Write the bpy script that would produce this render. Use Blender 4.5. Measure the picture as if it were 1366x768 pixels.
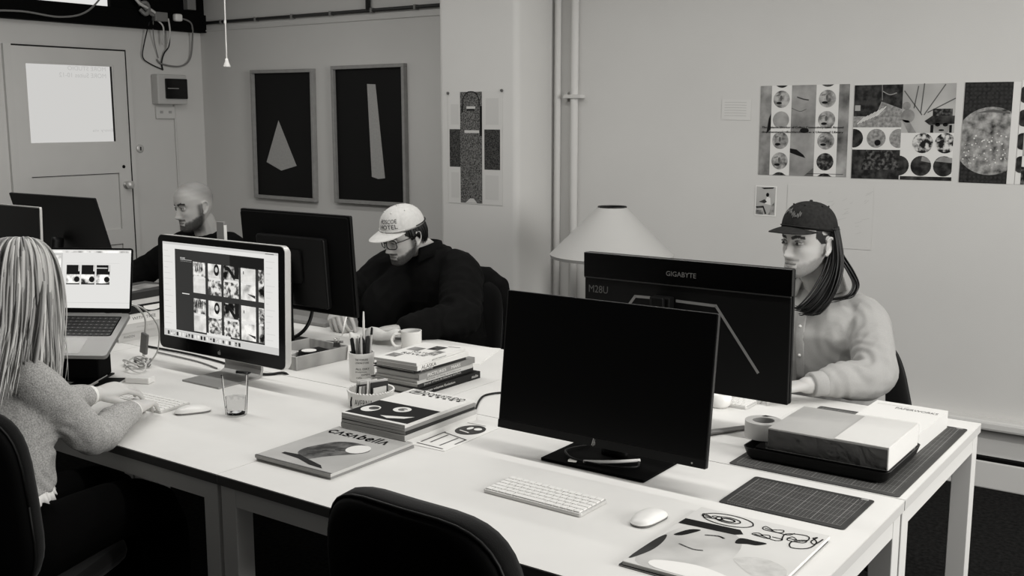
import bpy, bmesh, math, random
import numpy as np
from mathutils import Vector, Matrix, Quaternion, noise as mnoise

random.seed(7)
for o in list(bpy.data.objects):
    bpy.data.objects.remove(o, do_unlink=True)
scene = bpy.context.scene
COL = scene.collection
R = math.radians

# ------------------------------------------------------------------ camera, world, lights, exposure
cam_data = bpy.data.cameras.new('camera')
cam_data.sensor_fit = 'HORIZONTAL'
cam_data.sensor_width = 36.0
cam_data.lens = 1427.0 / 1366.0 * 36.0
cam_data.clip_start = 0.05
cam = bpy.data.objects.new('camera', cam_data)
cam.location = (0, 0, 1.64)
cam.rotation_euler = (R(90 - 9.117), 0, R(35.555))
COL.objects.link(cam)
scene.camera = cam

world = bpy.data.worlds.new('world')
scene.world = world
world.use_nodes = True
bg = world.node_tree.nodes['Background']
bg.inputs[0].default_value = (1.0, 0.99, 0.97, 1)
bg.inputs[1].default_value = 0.06

scene.view_settings.view_transform = 'Standard'
scene.view_settings.look = 'None'
scene.view_settings.gamma = 1.0
scene.view_settings.use_curve_mapping = False
scene.view_settings.exposure = 0.12


def area_light(name, loc, size, energy, target=None, rot=None):
    d = bpy.data.lights.new(name, 'AREA')
    d.shape = 'RECTANGLE'
    d.size, d.size_y = size
    d.energy = energy
    d.color = (1.0, 0.985, 0.955)
    o = bpy.data.objects.new(name, d)
    o.location = loc
    if target is not None:
        o.rotation_euler = (Vector(target) - Vector(loc)).to_track_quat('-Z', 'Y').to_euler()
    elif rot:
        o.rotation_euler = rot
    COL.objects.link(o)
    o['kind'] = 'helper'
    return o


# rows of ceiling tube lights above the desks (they run along the desks), and a tall window on the right
for i, x in enumerate((-4.6, -2.9, -1.2, 0.4)):
    area_light('ceiling_tube_light', (x, 2.32, 2.72), (1.5, 0.10), 14)
for i, x in enumerate((-4.2, -2.2, -0.2)):
    area_light('ceiling_tube_light', (x, 3.75, 2.72), (1.5, 0.10), 8)
area_light('window_daylight', (2.7, 2.5, 1.9), (1.9, 1.7), 125, target=(-2.0, 3.4, 1.05))

# ------------------------------------------------------------------ materials
MATS = {}


def lin(g):
    c = g / 255.0
    return c / 12.92 if c <= 0.04045 else ((c + 0.055) / 1.055) ** 2.4


def col(g, a=1.0):
    l = lin(g)
    return (l, l * 0.990, l * 0.962, a)


def mat(name, g, rough=0.6, spec=0.3, metal=0.0, noise=None, bump=None, coat=0.0, alpha=None, emit=None,
        island=None, wave=None, sheen=0.0):
    """procedural principled material; noise=(scale, g2, detail), bump=(scale, strength), island=g2"""
    if name in MATS:
        return MATS[name]
    m = bpy.data.materials.new(name)
    m.use_nodes = True
    nt = m.node_tree
    N, L = nt.nodes, nt.links
    p = N['Principled BSDF']
    p.inputs['Base Color'].default_value = col(g)
    p.inputs['Roughness'].default_value = rough
    p.inputs['Specular IOR Level'].default_value = spec
    p.inputs['Metallic'].default_value = metal
    p.inputs['Coat Weight'].default_value = coat
    if sheen:
        p.inputs['Sheen Weight'].default_value = sheen
    if emit is not None:
        p.inputs['Emission Color'].default_value = col(emit)
        p.inputs['Emission Strength'].default_value = 1.0
    tc = N.new('ShaderNodeTexCoord')
    if noise:
        n = N.new('ShaderNodeTexNoise')
        n.inputs['Scale'].default_value = noise[0]
        n.inputs['Detail'].default_value = noise[2] if len(noise) > 2 else 4
        L.new(tc.outputs['Object'], n.inputs['Vector'])
        r = N.new('ShaderNodeValToRGB')
        lo, hi = (noise[3], noise[4]) if len(noise) > 4 else (0.3, 0.7)
        r.color_ramp.elements[0].position = lo
        r.color_ramp.elements[1].position = hi
        r.color_ramp.elements[0].color = col(g)
        r.color_ramp.elements[1].color = col(noise[1])
        L.new(n.outputs['Fac'], r.inputs['Fac'])
        L.new(r.outputs['Color'], p.inputs['Base Color'])
        if emit is not None:
            L.new(r.outputs['Color'], p.inputs['Emission Color'])
    if island is not None:
        gm = N.new('ShaderNodeNewGeometry')
        r = N.new('ShaderNodeValToRGB')
        r.color_ramp.elements[0].color = col(g)
        r.color_ramp.elements[1].color = col(island)
        L.new(gm.outputs['Random Per Island'], r.inputs['Fac'])
        L.new(r.outputs['Color'], p.inputs['Base Color'])
    if wave:
        w = N.new('ShaderNodeTexWave')
        w.inputs['Scale'].default_value = wave[0]
        w.inputs['Distortion'].default_value = wave[2]
        w.inputs['Detail'].default_value = 2
        mp = N.new('ShaderNodeMapping')
        mp.inputs['Rotation'].default_value = wave[3] if len(wave) > 3 else (0, 0, 0)
        L.new(tc.outputs['Object'], mp.inputs['Vector'])
        L.new(mp.outputs['Vector'], w.inputs['Vector'])
        r = N.new('ShaderNodeValToRGB')
        r.color_ramp.elements[0].color = col(g)
        r.color_ramp.elements[1].color = col(wave[1])
        L.new(w.outputs['Fac'], r.inputs['Fac'])
        L.new(r.outputs['Color'], p.inputs['Base Color'])
    if bump:
        n = N.new('ShaderNodeTexNoise')
        n.inputs['Scale'].default_value = bump[0]
        n.inputs['Detail'].default_value = 5
        L.new(tc.outputs['Object'], n.inputs['Vector'])
        b = N.new('ShaderNodeBump')
        b.inputs['Strength'].default_value = bump[1]
        b.inputs['Distance'].default_value = bump[2] if len(bump) > 2 else 0.01
        L.new(n.outputs['Fac'], b.inputs['Height'])
        L.new(b.outputs['Normal'], p.inputs['Normal'])
    if alpha is not None:
        p.inputs['Alpha'].default_value = alpha
    MATS[name] = m
    return m


def tone_mat(name, rough=0.5, bump=(900, 0.15, 0.002)):
    """skin: base colour from the per-vertex 'tone' attribute (beard, brows, lips, scalp)"""
    m = mat(name, 160, rough=rough, spec=0.35, bump=bump)
    N, L = m.node_tree.nodes, m.node_tree.links
    a = N.new('ShaderNodeAttribute')
    a.attribute_name = 'tone'
    p = N['Principled BSDF']
    L.new(a.outputs['Color'], p.inputs['Base Color'])
    p.inputs['Subsurface Weight'].default_value = 0.08
    p.inputs['Subsurface Radius'].default_value = (0.01, 0.006, 0.004)
    p.inputs['Subsurface Scale'].default_value = 0.3
    return m


def emis(name, g, strength=1.0):
    if name in MATS:
        return MATS[name]
    m = mat(name, 10, rough=0.3, spec=0.2)
    p = m.node_tree.nodes['Principled BSDF']
    p.inputs['Emission Color'].default_value = col(g)
    p.inputs['Emission Strength'].default_value = strength
    return m


def emis_photo(name, g0, g1, scale, lo=0.35, hi=0.65):
    return mat(name, g0, rough=0.3, spec=0.1, noise=(scale, g1, 6, lo, hi), emit=128)


def glass_mat(name, rough=0.0, ior=1.45, g=255):
    if name in MATS:
        return MATS[name]
    m = mat(name, g, rough=rough)
    p = m.node_tree.nodes['Principled BSDF']
    p.inputs['Transmission Weight'].default_value = 1.0
    p.inputs['Base Color'].default_value = (1, 1, 1, 1)
    p.inputs['IOR'].default_value = ior
    return m


def thin_glass(name, tint=0.985, blend=0.22):
    if name in MATS:
        return MATS[name]
    m = bpy.data.materials.new(name)
    m.use_nodes = True
    N, L = m.node_tree.nodes, m.node_tree.links
    N.remove(N['Principled BSDF'])
    t = N.new('ShaderNodeBsdfTransparent'); t.inputs[0].default_value = (tint, tint, tint, 1)
    g = N.new('ShaderNodeBsdfGlossy'); g.inputs['Roughness'].default_value = 0.03; g.inputs[0].default_value = (1, 1, 1, 1)
    lw = N.new('ShaderNodeLayerWeight'); lw.inputs[0].default_value = blend
    mx = N.new('ShaderNodeMixShader')
    L.new(lw.outputs['Fresnel'], mx.inputs[0]); L.new(t.outputs[0], mx.inputs[1]); L.new(g.outputs[0], mx.inputs[2])
    L.new(mx.outputs[0], N['Material Output'].inputs['Surface'])
    MATS[name] = m
    return m


def film_mat(name, g=235, mixf=0.06):
    """clear wrapping film: mostly transparent with sharp wrinkled highlights"""
    if name in MATS:
        return MATS[name]
    m = bpy.data.materials.new(name)
    m.use_nodes = True
    N, L = m.node_tree.nodes, m.node_tree.links
    p = N['Principled BSDF']
    p.inputs['Base Color'].default_value = col(g)
    p.inputs['Roughness'].default_value = 0.12
    t = N.new('ShaderNodeBsdfTransparent')
    mx = N.new('ShaderNodeMixShader')
    mx.inputs[0].default_value = mixf
    L.new(t.outputs[0], mx.inputs[1])
    L.new(p.outputs[0], mx.inputs[2])
    L.new(mx.outputs[0], N['Material Output'].inputs['Surface'])
    tc = N.new('ShaderNodeTexCoord')
    n = N.new('ShaderNodeTexNoise')
    n.inputs['Scale'].default_value = 18
    n.inputs['Distortion'].default_value = 1.5
    L.new(tc.outputs['Object'], n.inputs['Vector'])
    b = N.new('ShaderNodeBump')
    b.inputs['Strength'].default_value = 0.6
    b.inputs['Distance'].default_value = 0.02
    L.new(n.outputs['Fac'], b.inputs['Height'])
    L.new(b.outputs['Normal'], p.inputs['Normal'])
    MATS[name] = m
    return m


# ------------------------------------------------------------------ mesh helpers
def rr(w, h, r, n=5, cx=0.0, cy=0.0):
    """rounded rectangle outline, counter-clockwise"""
    pts = []
    for (sx, sy, a0) in ((1, 1, 0), (-1, 1, 90), (-1, -1, 180), (1, -1, 270)):
        for k in range(n + 1):
            a = R(a0 + 90.0 * k / n)
            pts.append((cx + sx * (w / 2 - r) + r * math.cos(a), cy + sy * (h / 2 - r) + r * math.sin(a)))
    return pts


def catmull(pts, per=6):
    P = [Vector(p) for p in pts]
    if len(P) < 3:
        return [P[0].lerp(P[-1], k / per) for k in range(per + 1)]
    out = []
    for i in range(len(P) - 1):
        p0 = P[max(i - 1, 0)]; p1 = P[i]; p2 = P[i + 1]; p3 = P[min(i + 2, len(P) - 1)]
        for k in range(per):
            t = k / per
            out.append(0.5 * ((2 * p1) + (p2 - p0) * t + (2 * p0 - 5 * p1 + 4 * p2 - p3) * t * t
                              + (3 * p1 - p0 - 3 * p2 + p3) * t ** 3))
    out.append(P[-1].copy())
    return out


class MB:
    def __init__(s):
        s.v = []; s.f = []; s.m = []

    def add(s, verts, faces, mi=0, M=None):
        b = len(s.v)
        if M is not None:
            verts = [M @ Vector(v) for v in verts]
        s.v.extend([tuple(v) for v in verts])
        for f in faces:
            s.f.append([i + b for i in f]); s.m.append(mi)
        return s

    def box(s, x0, x1, y0, y1, z0, z1, mi=0, M=None):
        v = [(x0, y0, z0), (x1, y0, z0), (x1, y1, z0), (x0, y1, z0), (x0, y0, z1), (x1, y0, z1), (x1, y1, z1), (x0, y1, z1)]
        return s.add(v, [(0, 3, 2, 1), (4, 5, 6, 7), (0, 1, 5, 4), (1, 2, 6, 5), (2, 3, 7, 6), (3, 0, 4, 7)], mi, M)

    def prism(s, poly, z0, z1, mi=0, M=None, mi_side=None):
        n = len(poly)
        v = [(p[0], p[1], z0) for p in poly] + [(p[0], p[1], z1) for p in poly]
        s.add(v, [list(range(n))[::-1], list(range(n, 2 * n))], mi, M)
        b = len(s.v) - 2 * n
        for i in range(n):
            j = (i + 1) % n
            s.f.append([b + i, b + j, b + n + j, b + n + i]); s.m.append(mi if mi_side is None else mi_side)
        return s

    def lathe(s, prof, n=24, mi=0, M=None):
        v = []; f = []
        for (r, z) in prof:
            for k in range(n):
                a = 2 * math.pi * k / n
                v.append((r * math.cos(a), r * math.sin(a), z))
        for i in range(len(prof) - 1):
            for k in range(n):
                k2 = (k + 1) % n
                f.append((i * n + k, i * n + k2, (i + 1) * n + k2, (i + 1) * n + k))
        if prof[0][0] > 1e-6:
            f.append(list(range(n))[::-1])
        if prof[-1][0] > 1e-6:
            f.append([(len(prof) - 1) * n + k for k in range(n)])
        return s.add(v, f, mi, M)

    def tube(s, pts, r, n=8, mi=0, M=None, flat=1.0, cap=True, up=None):
        P = [Vector(p) for p in pts]
        rs = r if isinstance(r, (list, tuple)) else [r] * len(P)
        T = []
        for i in range(len(P)):
            d = P[min(i + 1, len(P) - 1)] - P[max(i - 1, 0)]
            T.append(d.normalized() if d.length > 1e-9 else Vector((0, 0, 1)))
        ref = Vector(up) if up else (Vector((0, 0, 1)) if abs(T[0].z) < 0.9 else Vector((1, 0, 0)))
        nrm = (ref - T[0] * ref.dot(T[0])).normalized()
        v = []; f = []
        for i in range(len(P)):
            if i:
                nrm = (nrm - T[i] * nrm.dot(T[i]))
                nrm = nrm.normalized() if nrm.length > 1e-6 else T[i].orthogonal().normalized()
            bi = T[i].cross(nrm)
            for k in range(n):
                a = 2 * math.pi * k / n
                v.append(P[i] + nrm * (math.cos(a) * rs[i] * flat) + bi * (math.sin(a) * rs[i]))
        for i in range(len(P) - 1):
            for k in range(n):
                k2 = (k + 1) % n
                f.append((i * n + k, i * n + k2, (i + 1) * n + k2, (i + 1) * n + k))
        if cap:
            f.append(list(range(n))[::-1]); f.append([(len(P) - 1) * n + k for k in range(n)])
        return s.add(v, f, mi, M)

    def ball(s, c, rx, ry=None, rz=None, nu=16, nv=10, mi=0, M=None):
        ry = rx if ry is None else ry
        rz = rx if rz is None else rz
        prof = [(math.sin(math.pi * i / nv), -math.cos(math.pi * i / nv)) for i in range(nv + 1)]
        MM = Matrix.Translation(c) @ Matrix.Diagonal((rx, ry, rz, 1))
        if M is not None:
            MM = M @ MM
        prof[0] = (0.001, -1); prof[-1] = (0.001, 1)
        return s.lathe(prof, nu, mi, MM)

    def limb(s, pts, radii, per=5, n=14, mi=0, M=None):
        """tapered rounded limb through joints"""
        P = catmull(pts, per)
        Rr = catmull([(r, 0, 0) for r in radii], per)
        rs = [q.x for q in Rr]
        if len(pts) == 2:
            rs = [radii[0] + (radii[1] - radii[0]) * k / per for k in range(per + 1)]
        s.tube(P, rs, n, mi, M)
        s.ball(P[0], rs[0], nu=n, nv=8, mi=mi, M=M)
        s.ball(P[-1], rs[-1], nu=n, nv=8, mi=mi, M=M)
        return s

    def loft(s, rings, mi=0, M=None, cap=True):
        n = len(rings[0])
        v = [p for r in rings for p in r]
        f = []
        for i in range(len(rings) - 1):
            for k in range(n):
                k2 = (k + 1) % n
                f.append((i * n + k, i * n + k2, (i + 1) * n + k2, (i + 1) * n + k))
        if cap:
            f.append(list(range(n))[::-1]); f.append([(len(rings) - 1) * n + k for k in range(n)])
        return s.add(v, f, mi, M)

    def mesh(s, name):
        me = bpy.data.meshes.new(name)
        me.from_pydata(s.v, [], s.f)
        return me

    def build(s, name, mats, parent=None, loc=(0, 0, 0), rot=(0, 0, 0), smooth=False, bevel=0.0, seg=2, fix=True, auto=None):
        me = s.mesh(name)
        mats = mats if isinstance(mats, (list, tuple)) else [mats]
        for m in mats:
            me.materials.append(m)
        me.polygons.foreach_set('material_index', s.m)
        if fix:
            bm = bmesh.new(); bm.from_mesh(me)
            bmesh.ops.recalc_face_normals(bm, faces=bm.faces)
            bm.to_mesh(me); bm.free()
        if smooth:
            me.polygons.foreach_set('use_smooth', [True] * len(me.polygons))
            if auto:
                me.set_sharp_from_angle(angle=R(auto))
        o = bpy.data.objects.new(name, me)
        COL.objects.link(o)
        o.parent = parent
        o.location = loc
        o.rotation_euler = rot
        if bevel:
            b = o.modifiers.new('bevel', 'BEVEL')
            b.width = bevel; b.segments = seg; b.limit_method = 'ANGLE'; b.angle_limit = R(40)
        return o


def tag(o, label=None, cat=None, group=None, kind=None):
    if label: o['label'] = label
    if cat: o['category'] = cat
    if group: o['group'] = group
    if kind: o['kind'] = kind
    return o


def thing(name, label, cat, loc=(0, 0, 0), rz=0.0, group=None):
    o = bpy.data.objects.new(name, None)
    o.empty_display_size = 0.05
    COL.objects.link(o)
    o.location = loc
    o.rotation_euler = (0, 0, rz)
    return tag(o, label, cat, group)


def struct(o):
    o['kind'] = 'structure'
    return o


def copy_tree(o, parent=None):
    c = o.copy(); COL.objects.link(c); c.parent = parent
    for ch in list(o.children):
        copy_tree(ch, c)
    return c


TEXT = {}


def text_mesh(s, bold=False, shear=0.0):
    key = (s, shear)
    if key in TEXT:
        return TEXT[key]
    cu = bpy.data.curves.new('lettering', 'FONT')
    cu.body = s; cu.size = 1.0; cu.shear = shear
    cu.resolution_u = 3
    o = bpy.data.objects.new('lettering', cu)
    COL.objects.link(o)
    dg = bpy.context.evaluated_depsgraph_get()
    me = o.evaluated_get(dg).to_mesh()
    v = [(p.co.x, p.co.y) for p in me.vertices]
    f = [list(p.vertices) for p in me.polygons]
    o.evaluated_get(dg).to_mesh_clear()
    bpy.data.objects.remove(o, do_unlink=True)
    bpy.data.curves.remove(cu)
    if v:
        x0 = min(p[0] for p in v); x1 = max(p[0] for p in v); y0 = min(p[1] for p in v); y1 = max(p[1] for p in v)
    else:
        x0 = x1 = y0 = y1 = 0
    TEXT[key] = (v, f, x0, x1, y0, y1)
    return TEXT[key]


class Print:
    """flat print on a sheet: polygons in sheet coordinates (u right, v up, metres), thin layers"""
    def __init__(s, step=0.00025):
        s.mb = MB(); s.mats = []; s.step = step

    def mi(s, m):
        if m not in s.mats:
            s.mats.append(m)
        return s.mats.index(m)

    def poly(s, pts, m, layer=1):
        s.mb.add([(p[0], p[1], layer * s.step) for p in pts], [list(range(len(pts)))], s.mi(m)); return s

    def rect(s, x0, y0, x1, y1, m, layer=1):
        return s.poly([(x0, y0), (x1, y0), (x1, y1), (x0, y1)], m, layer)

    def disc(s, cx, cy, rx, m, layer=2, ry=None, n=24, clip=None):
        ry = rx if ry is None else ry
        pts = [(cx + rx * math.cos(2 * math.pi * k / n), cy + ry * math.sin(2 * math.pi * k / n)) for k in range(n)]
        if clip:
            pts = [(min(max(p[0], clip[0]), clip[2]), min(max(p[1], clip[1]), clip[3])) for p in pts]
        return s.poly(pts, m, layer)

    def blob(s, pts, m, layer=2):
        n = len(pts); P = [Vector((q[0], q[1])) for q in pts]; out = []
        for i in range(n):
            p0, p1, p2, p3 = P[i - 1], P[i], P[(i + 1) % n], P[(i + 2) % n]
            for k in range(4):
                t = k / 4.0
                q = 0.5 * ((2 * p1) + (p2 - p0) * t + (2 * p0 - 5 * p1 + 4 * p2 - p3) * t * t + (3 * p1 - p0 - 3 * p2 + p3) * t ** 3)
                out.append((q.x, q.y))
        return s.poly(out, m, layer)

    def line(s, pts, w, m, layer=3):
        if len(pts) > 2:
            pts = [(p.x, p.y) for p in catmull([(q[0], q[1], 0) for q in pts], 4)]
        for a, b in zip(pts[:-1], pts[1:]):
            d = Vector((b[0] - a[0], b[1] - a[1]))
            if d.length < 1e-7:
                continue
            n = Vector((-d.y, d.x)).normalized() * (w / 2); e = d.normalized() * (w * 0.3)
            s.poly([(a[0] - e.x - n.x, a[1] - e.y - n.y), (b[0] + e.x - n.x, b[1] + e.y - n.y),
                    (b[0] + e.x + n.x, b[1] + e.y + n.y), (a[0] - e.x + n.x, a[1] - e.y + n.y)], m, layer)
        return s

    def text(s, t, x, y, w, h, m, layer=4, shear=0.0, mirror=False, M2=None):
        """fit text into the box x..x+w, y..y+h"""
        v, f, x0, x1, y0, y1 = text_mesh(t, shear=shear)
        if not v:
            return s
        out = []
        for p in v:
            a = (p[0] - x0) / max(x1 - x0, 1e-6); b = (p[1] - y0) / max(y1 - y0, 1e-6)
            if mirror:
                a = 1 - a
            out.append((x + a * w, y + b * h, layer * s.step))
        if mirror:
            f = [g[::-1] for g in f]
        s.mb.add(out, f, s.mi(m)); return s

    def build(s, name, parent, M, label=None):
        mb = MB(); mb.v = [tuple(M @ Vector(v)) for v in s.mb.v]; mb.f = s.mb.f; mb.m = s.mb.m
        o = mb.build(name, s.mats, parent, fix=False)
        if label:
            o['label'] = label
        return o


def frame_matrix(origin, u, v):
    u = Vector(u).normalized(); v = Vector(v); v = (v - u * v.dot(u)).normalized(); w = u.cross(v)
    return Matrix(((u.x, v.x, w.x, origin[0]), (u.y, v.y, w.y, origin[1]), (u.z, v.z, w.z, origin[2]), (0, 0, 0, 1)))


# ------------------------------------------------------------------ common materials
M_wall = mat('painted_wall', 205, 0.85, 0.15, noise=(1.3, 199, 5), bump=(160, 0.12, 0.003))
M_wall_left = mat('painted_wall_left', 204, 0.85, 0.15, noise=(1.5, 198, 5), bump=(140, 0.14, 0.003))
M_ceil = mat('ceiling_paint', 190, 0.9, 0.1)
M_floor = mat('dark_carpet', 14, 0.95, 0.05, noise=(60, 36, 6), bump=(500, 0.5, 0.004))
M_black = mat('black_plastic', 6, 0.5, 0.2)
M_blackmatte = mat('black_matte', 5, 0.85, 0.1)
M_screen_off = mat('switched_off_screen', 2, 0.3, 0.2)
M_desk = mat('white_laminate', 222, 0.45, 0.3, noise=(7, 218, 3))
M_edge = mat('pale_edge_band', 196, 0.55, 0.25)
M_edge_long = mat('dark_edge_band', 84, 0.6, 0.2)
M_leg = mat('white_painted_leg', 218, 0.5, 0.3)
M_alu = mat('brushed_aluminium', 205, 0.35, 0.5, metal=0.35)
M_aludark = mat('dark_aluminium', 120, 0.4, 0.5, metal=0.4)
M_white = mat('white_plastic', 228, 0.35, 0.45)
M_paper = mat('white_paper', 226, 0.75, 0.15)
M_paper2 = mat('cream_paper', 205, 0.8, 0.15)
M_pages = mat('page_edges', 190, 0.85, 0.1, wave=(160, 150, 0.5, (0, R(90), 0)))
M_ink = mat('black_ink', 14, 0.7, 0.2)
M_ink2 = mat('grey_ink', 90, 0.7, 0.2)
M_ink3 = mat('pale_ink', 160, 0.7, 0.2)
M_chrome = mat('chrome', 200, 0.2, 0.5, metal=1.0)
M_cable_w = mat('white_cable', 200, 0.5, 0.3)
M_cable_b = mat('black_cable', 12, 0.5, 0.3)
M_cable_g = mat('grey_cable', 120, 0.5, 0.3)

DESK_Z = 0.74

# ------------------------------------------------------------------ room shell
YW = 5.0        # back wall
XL = -6.27      # door wall
floor = struct(MB().box(-6.6, 3.2, -1.5, 5.3, -0.1, 0).build('floor', M_floor))
ceiling = struct(MB().box(-6.6, 3.2, -1.5, 5.3, 2.85, 2.95).build('ceiling', M_ceil))
wall_back = struct(MB().box(-6.5, 3.2, YW, YW + 0.15, 0, 2.85).build('wall_back', M_wall))
wall_left = struct(MB().box(XL - 0.15, XL, -1.5, YW, 0, 2.85).build('wall_left', M_wall_left))
pier = MB().prism(rr(0.535, 0.40, 0.035, 5, -3.5575, 4.85), 0, 2.85)
struct(pier.build('wall_pier', M_wall, smooth=True, auto=30))

# boxed skirting along the right-hand part of the back wall
bb = thing('baseboard_back', None, None, (0, 0, 0)); struct(bb)
MB().box(-3.29, 3.2, YW - 0.05, YW + 0.01, 0.0, 0.125).build('skirting_board', M_wall, bb, bevel=0.006)
MB().box(-3.29, 3.2, YW - 0.012, YW + 0.01, 0.125, 0.27).build('panel', M_wall, bb)
MB().box(-3.29, 3.2, YW - 0.075, YW + 0.01, 0.27, 0.315).build('rail', M_wall, bb, bevel=0.012)
MB().box(-3.29, 3.2, YW - 0.046, YW - 0.01, 0.125, 0.14).build('shadow_gap_strip', M_blackmatte, bb)
bl = thing('baseboard_left', None, None); struct(bl)
MB().box(XL, XL + 0.02, 4.47, YW, 0, 0.14).build('skirting_board', M_wall_left, bl, bevel=0.004)
MB().box(XL, -3.83, YW - 0.02, YW, 0, 0.14).build('skirting_board', M_wall, bl, bevel=0.004)

# door with a lit frosted pane, seen from inside (lettering reads mirrored)
M_door = mat('door_paint', 206, 0.6, 0.25, noise=(3, 200, 4))
M_doorgap = mat('door_gap', 40, 0.9, 0.05)
d = thing('door_1', None, None, (XL, 3.975, 0)); struct(d)
DY0, DY1 = -0.39, 0.39
leaf = MB()
leaf.box(0.002, 0.02, DY0, -0.315, 0, 2.06); leaf.box(0.002, 0.02, 0.30, DY1, 0, 2.06)
leaf.box(0.002, 0.02, -0.315, 0.30, 1.97, 2.06); leaf.box(0.002, 0.02, -0.315, 0.30, 1.27, 1.465)
leaf.box(0.002, 0.02, -0.315, 0.30, 0.0, 0.20); leaf.box(0.002, 0.02, -0.315, 0.30, 0.80, 0.90)
leaf.build('door_leaf', M_door, d)
for (z0, z1) in ((0.20, 0.80), (0.90, 1.27)):
    MB().box(0.002, 0.010, -0.312, 0.297, z0, z1 - 0.004).build('panel', M_door, d)
    MB().box(0.002, 0.016, -0.315, 0.30, z1 - 0.004, z1).build('panel_shadow_line', M_doorgap, d)
MB().box(0.001, 0.008, -0.315, 0.30, 1.465, 1.97).build('pane', emis('frosted_lit_glass', 205, 0.92), d)
fr = MB()
fr.box(0.008, 0.018, -0.315, -0.303, 1.477, 1.958); fr.box(0.008, 0.018, 0.288, 0.30, 1.477, 1.958)
fr.box(0.008, 0.018, -0.315, 0.30, 1.958, 1.97); fr.box(0.008, 0.018, -0.315, 0.30, 1.465, 1.477)
fr.build('glazing_bead', M_door, d)
MB().box(0.008, 0.0185, 0.281, 0.2878, 1.477, 1.958).build('bead_shadow_line', M_doorgap, d)
gp = MB(); gp.box(0.001, 0.0195, DY1, DY1 + 0.009, 0, 2.06); gp.box(0.001, 0.0195, DY0, DY1 + 0.009, 2.06, 2.070)
gp.build('door_gap', M_doorgap, d)
ar = MB()
ar.box(0.0, 0.022, DY0 - 0.05, DY0 - 0.001, 0, 2.07); ar.box(0.0, 0.022, DY1 + 0.009, DY1 + 0.04, 0, 2.07)
ar.build('architrave', M_wall_left, d)
kn = MB().lathe([(0.024, 0), (0.024, 0.006), (0.010, 0.010), (0.010, 0.03), (0.026, 0.04), (0.028, 0.055), (0.018, 0.066), (0.0, 0.068)], 16,
                M=Matrix.Translation((0.02, 0.345, 1.19)) @ Matrix.Rotation(R(90), 4, 'Y'))
kn.build('door_knob', M_alu, d, smooth=True)
MB().lathe([(0.011, 0), (0.011, 0.004), (0, 0.004)], 12, M=Matrix.Translation((0.02, 0.335, 1.31)) @ Matrix.Rotation(R(90), 4, 'Y')).build('keyhole', M_black, d)
pr = Print(0.0004)
M_frost_ink = emis('frosted_lettering', 188, 0.85)
# sheet u runs towards +Y (right as seen from inside)
pr.text('MORE STUDIO', -0.02, 0.462, 0.27, 0.026, M_frost_ink, 1, mirror=True)
pr.text('MORE Suites 10-12', -0.08, 0.418, 0.33, 0.028, M_frost_ink, 1, mirror=True)
pr.text('Entry via', 0.13, 0.07, 0.15, 0.024, M_frost_ink, 1, mirror=True)
pr.build('lettering', d, frame_matrix((0.0085, 0, 1.465), (0, 1, 0), (0, 0, 1)))
lk = MB().lathe([(0.028, 0), (0.028, 0.006), (0.02, 0.01), (0.0, 0.01)], 18, M=Matrix.Translation((0, 0, 0)) @ Matrix.Rotation(R(90), 4, 'Y'))
lk = lk.build('lock_plate', M_alu, None, (XL + 0.001, 4.455, 1.425), smooth=True)
tag(lk, 'small round metal lock on the frame beside the door', 'lock')
MB().box(0.0105, 0.013, -0.004, 0.004, -0.012, 0.012).build('key_slot', M_black, lk)

# black transom above the door: beam, window and dark cupboard end
beam = MB().box(XL - 0.02, XL + 0.07, 2.4, YW + 0.005, 2.215, 2.335)
beam = struct(beam.build('trim_1', M_blackmatte, bevel=0.004))
w = thing('window_1', None, None, (XL, 3.4, 2.335)); struct(w)
wf = MB()
wf.box(0, 0.05, 0.86, 1.60, 0, 0.5); wf.box(0, 0.05, -1.0, 0.86, 0.42, 0.5)
wf.build('window_frame', M_blackmatte, w)
MB().box(0.01, 0.018, -1.0, 0.86, 0.0, 0.42).build('pane', emis('transom_daylight', 222, 0.95), w)


def cable(name, pts, r, m, label, cat='cable', group=None, per=6, n=6):
    o = MB().tube(catmull(pts, per), r, n).build(name, m, smooth=True)
    # move origin to first point
    p = Vector(pts[0])
    me = o.data
    me.transform(Matrix.Translation(-p)); o.location = p
    return tag(o, label, cat, group)


# boxes and cables in the corner above the fuse box
X0 = XL + 0.075
b = MB().box(0, 0.05, -0.035, 0.035, 0, 0.22).build('white_adapter_box', M_cable_g, None, (XL + 0.052, 4.86, 2.36), bevel=0.004)
tag(b, 'pale upright box on the black panel in the corner', 'box')
b = MB().box(0, 0.045, -0.05, 0.05, -0.03, 0.03).build('junction_box', M_cable_g, None, (XL + 0.071, 4.60, 2.295), bevel=0.006)
tag(b, 'grey junction box on the black beam above the fuse box', 'box')
b = MB().box(0, 0.04, -0.03, 0.03, -0.025, 0.025).build('power_plug', M_white, None, (XL + 0.071, 4.745, 2.30), bevel=0.012)
tag(b, 'rounded white plug on the black beam', 'plug')
cable('wall_cable', [(X0, 4.775, 2.30), (X0 + .01, 4.86, 2.27), (X0 - .03, 4.895, 2.16), (X0 - .05, 4.88, 2.03), (X0 - .06, 4.80, 1.98), (X0 - .06, 4.66, 1.99), (X0 - .065, 4.62, 2.02)], 0.006, M_cable_g,
      'pale cable looping from the white plug beside the corner')
cable('wall_cable', [(X0, 4.58, 2.28), (X0 + .01, 4.63, 2.23), (X0 - .03, 4.645, 2.12)], 0.006, M_cable_w, 'short white cable hanging from the junction box')
cable('wall_cable', [(X0, 4.53, 2.26), (X0 - .04, 4.51, 2.12), (X0 - .05, 4.50, 2.03), (X0 - .06, 4.56, 1.99), (X0 - .065, 4.66, 1.955)], 0.004, M_cable_b, 'thin black cable drooping left of the fuse box')
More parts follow.
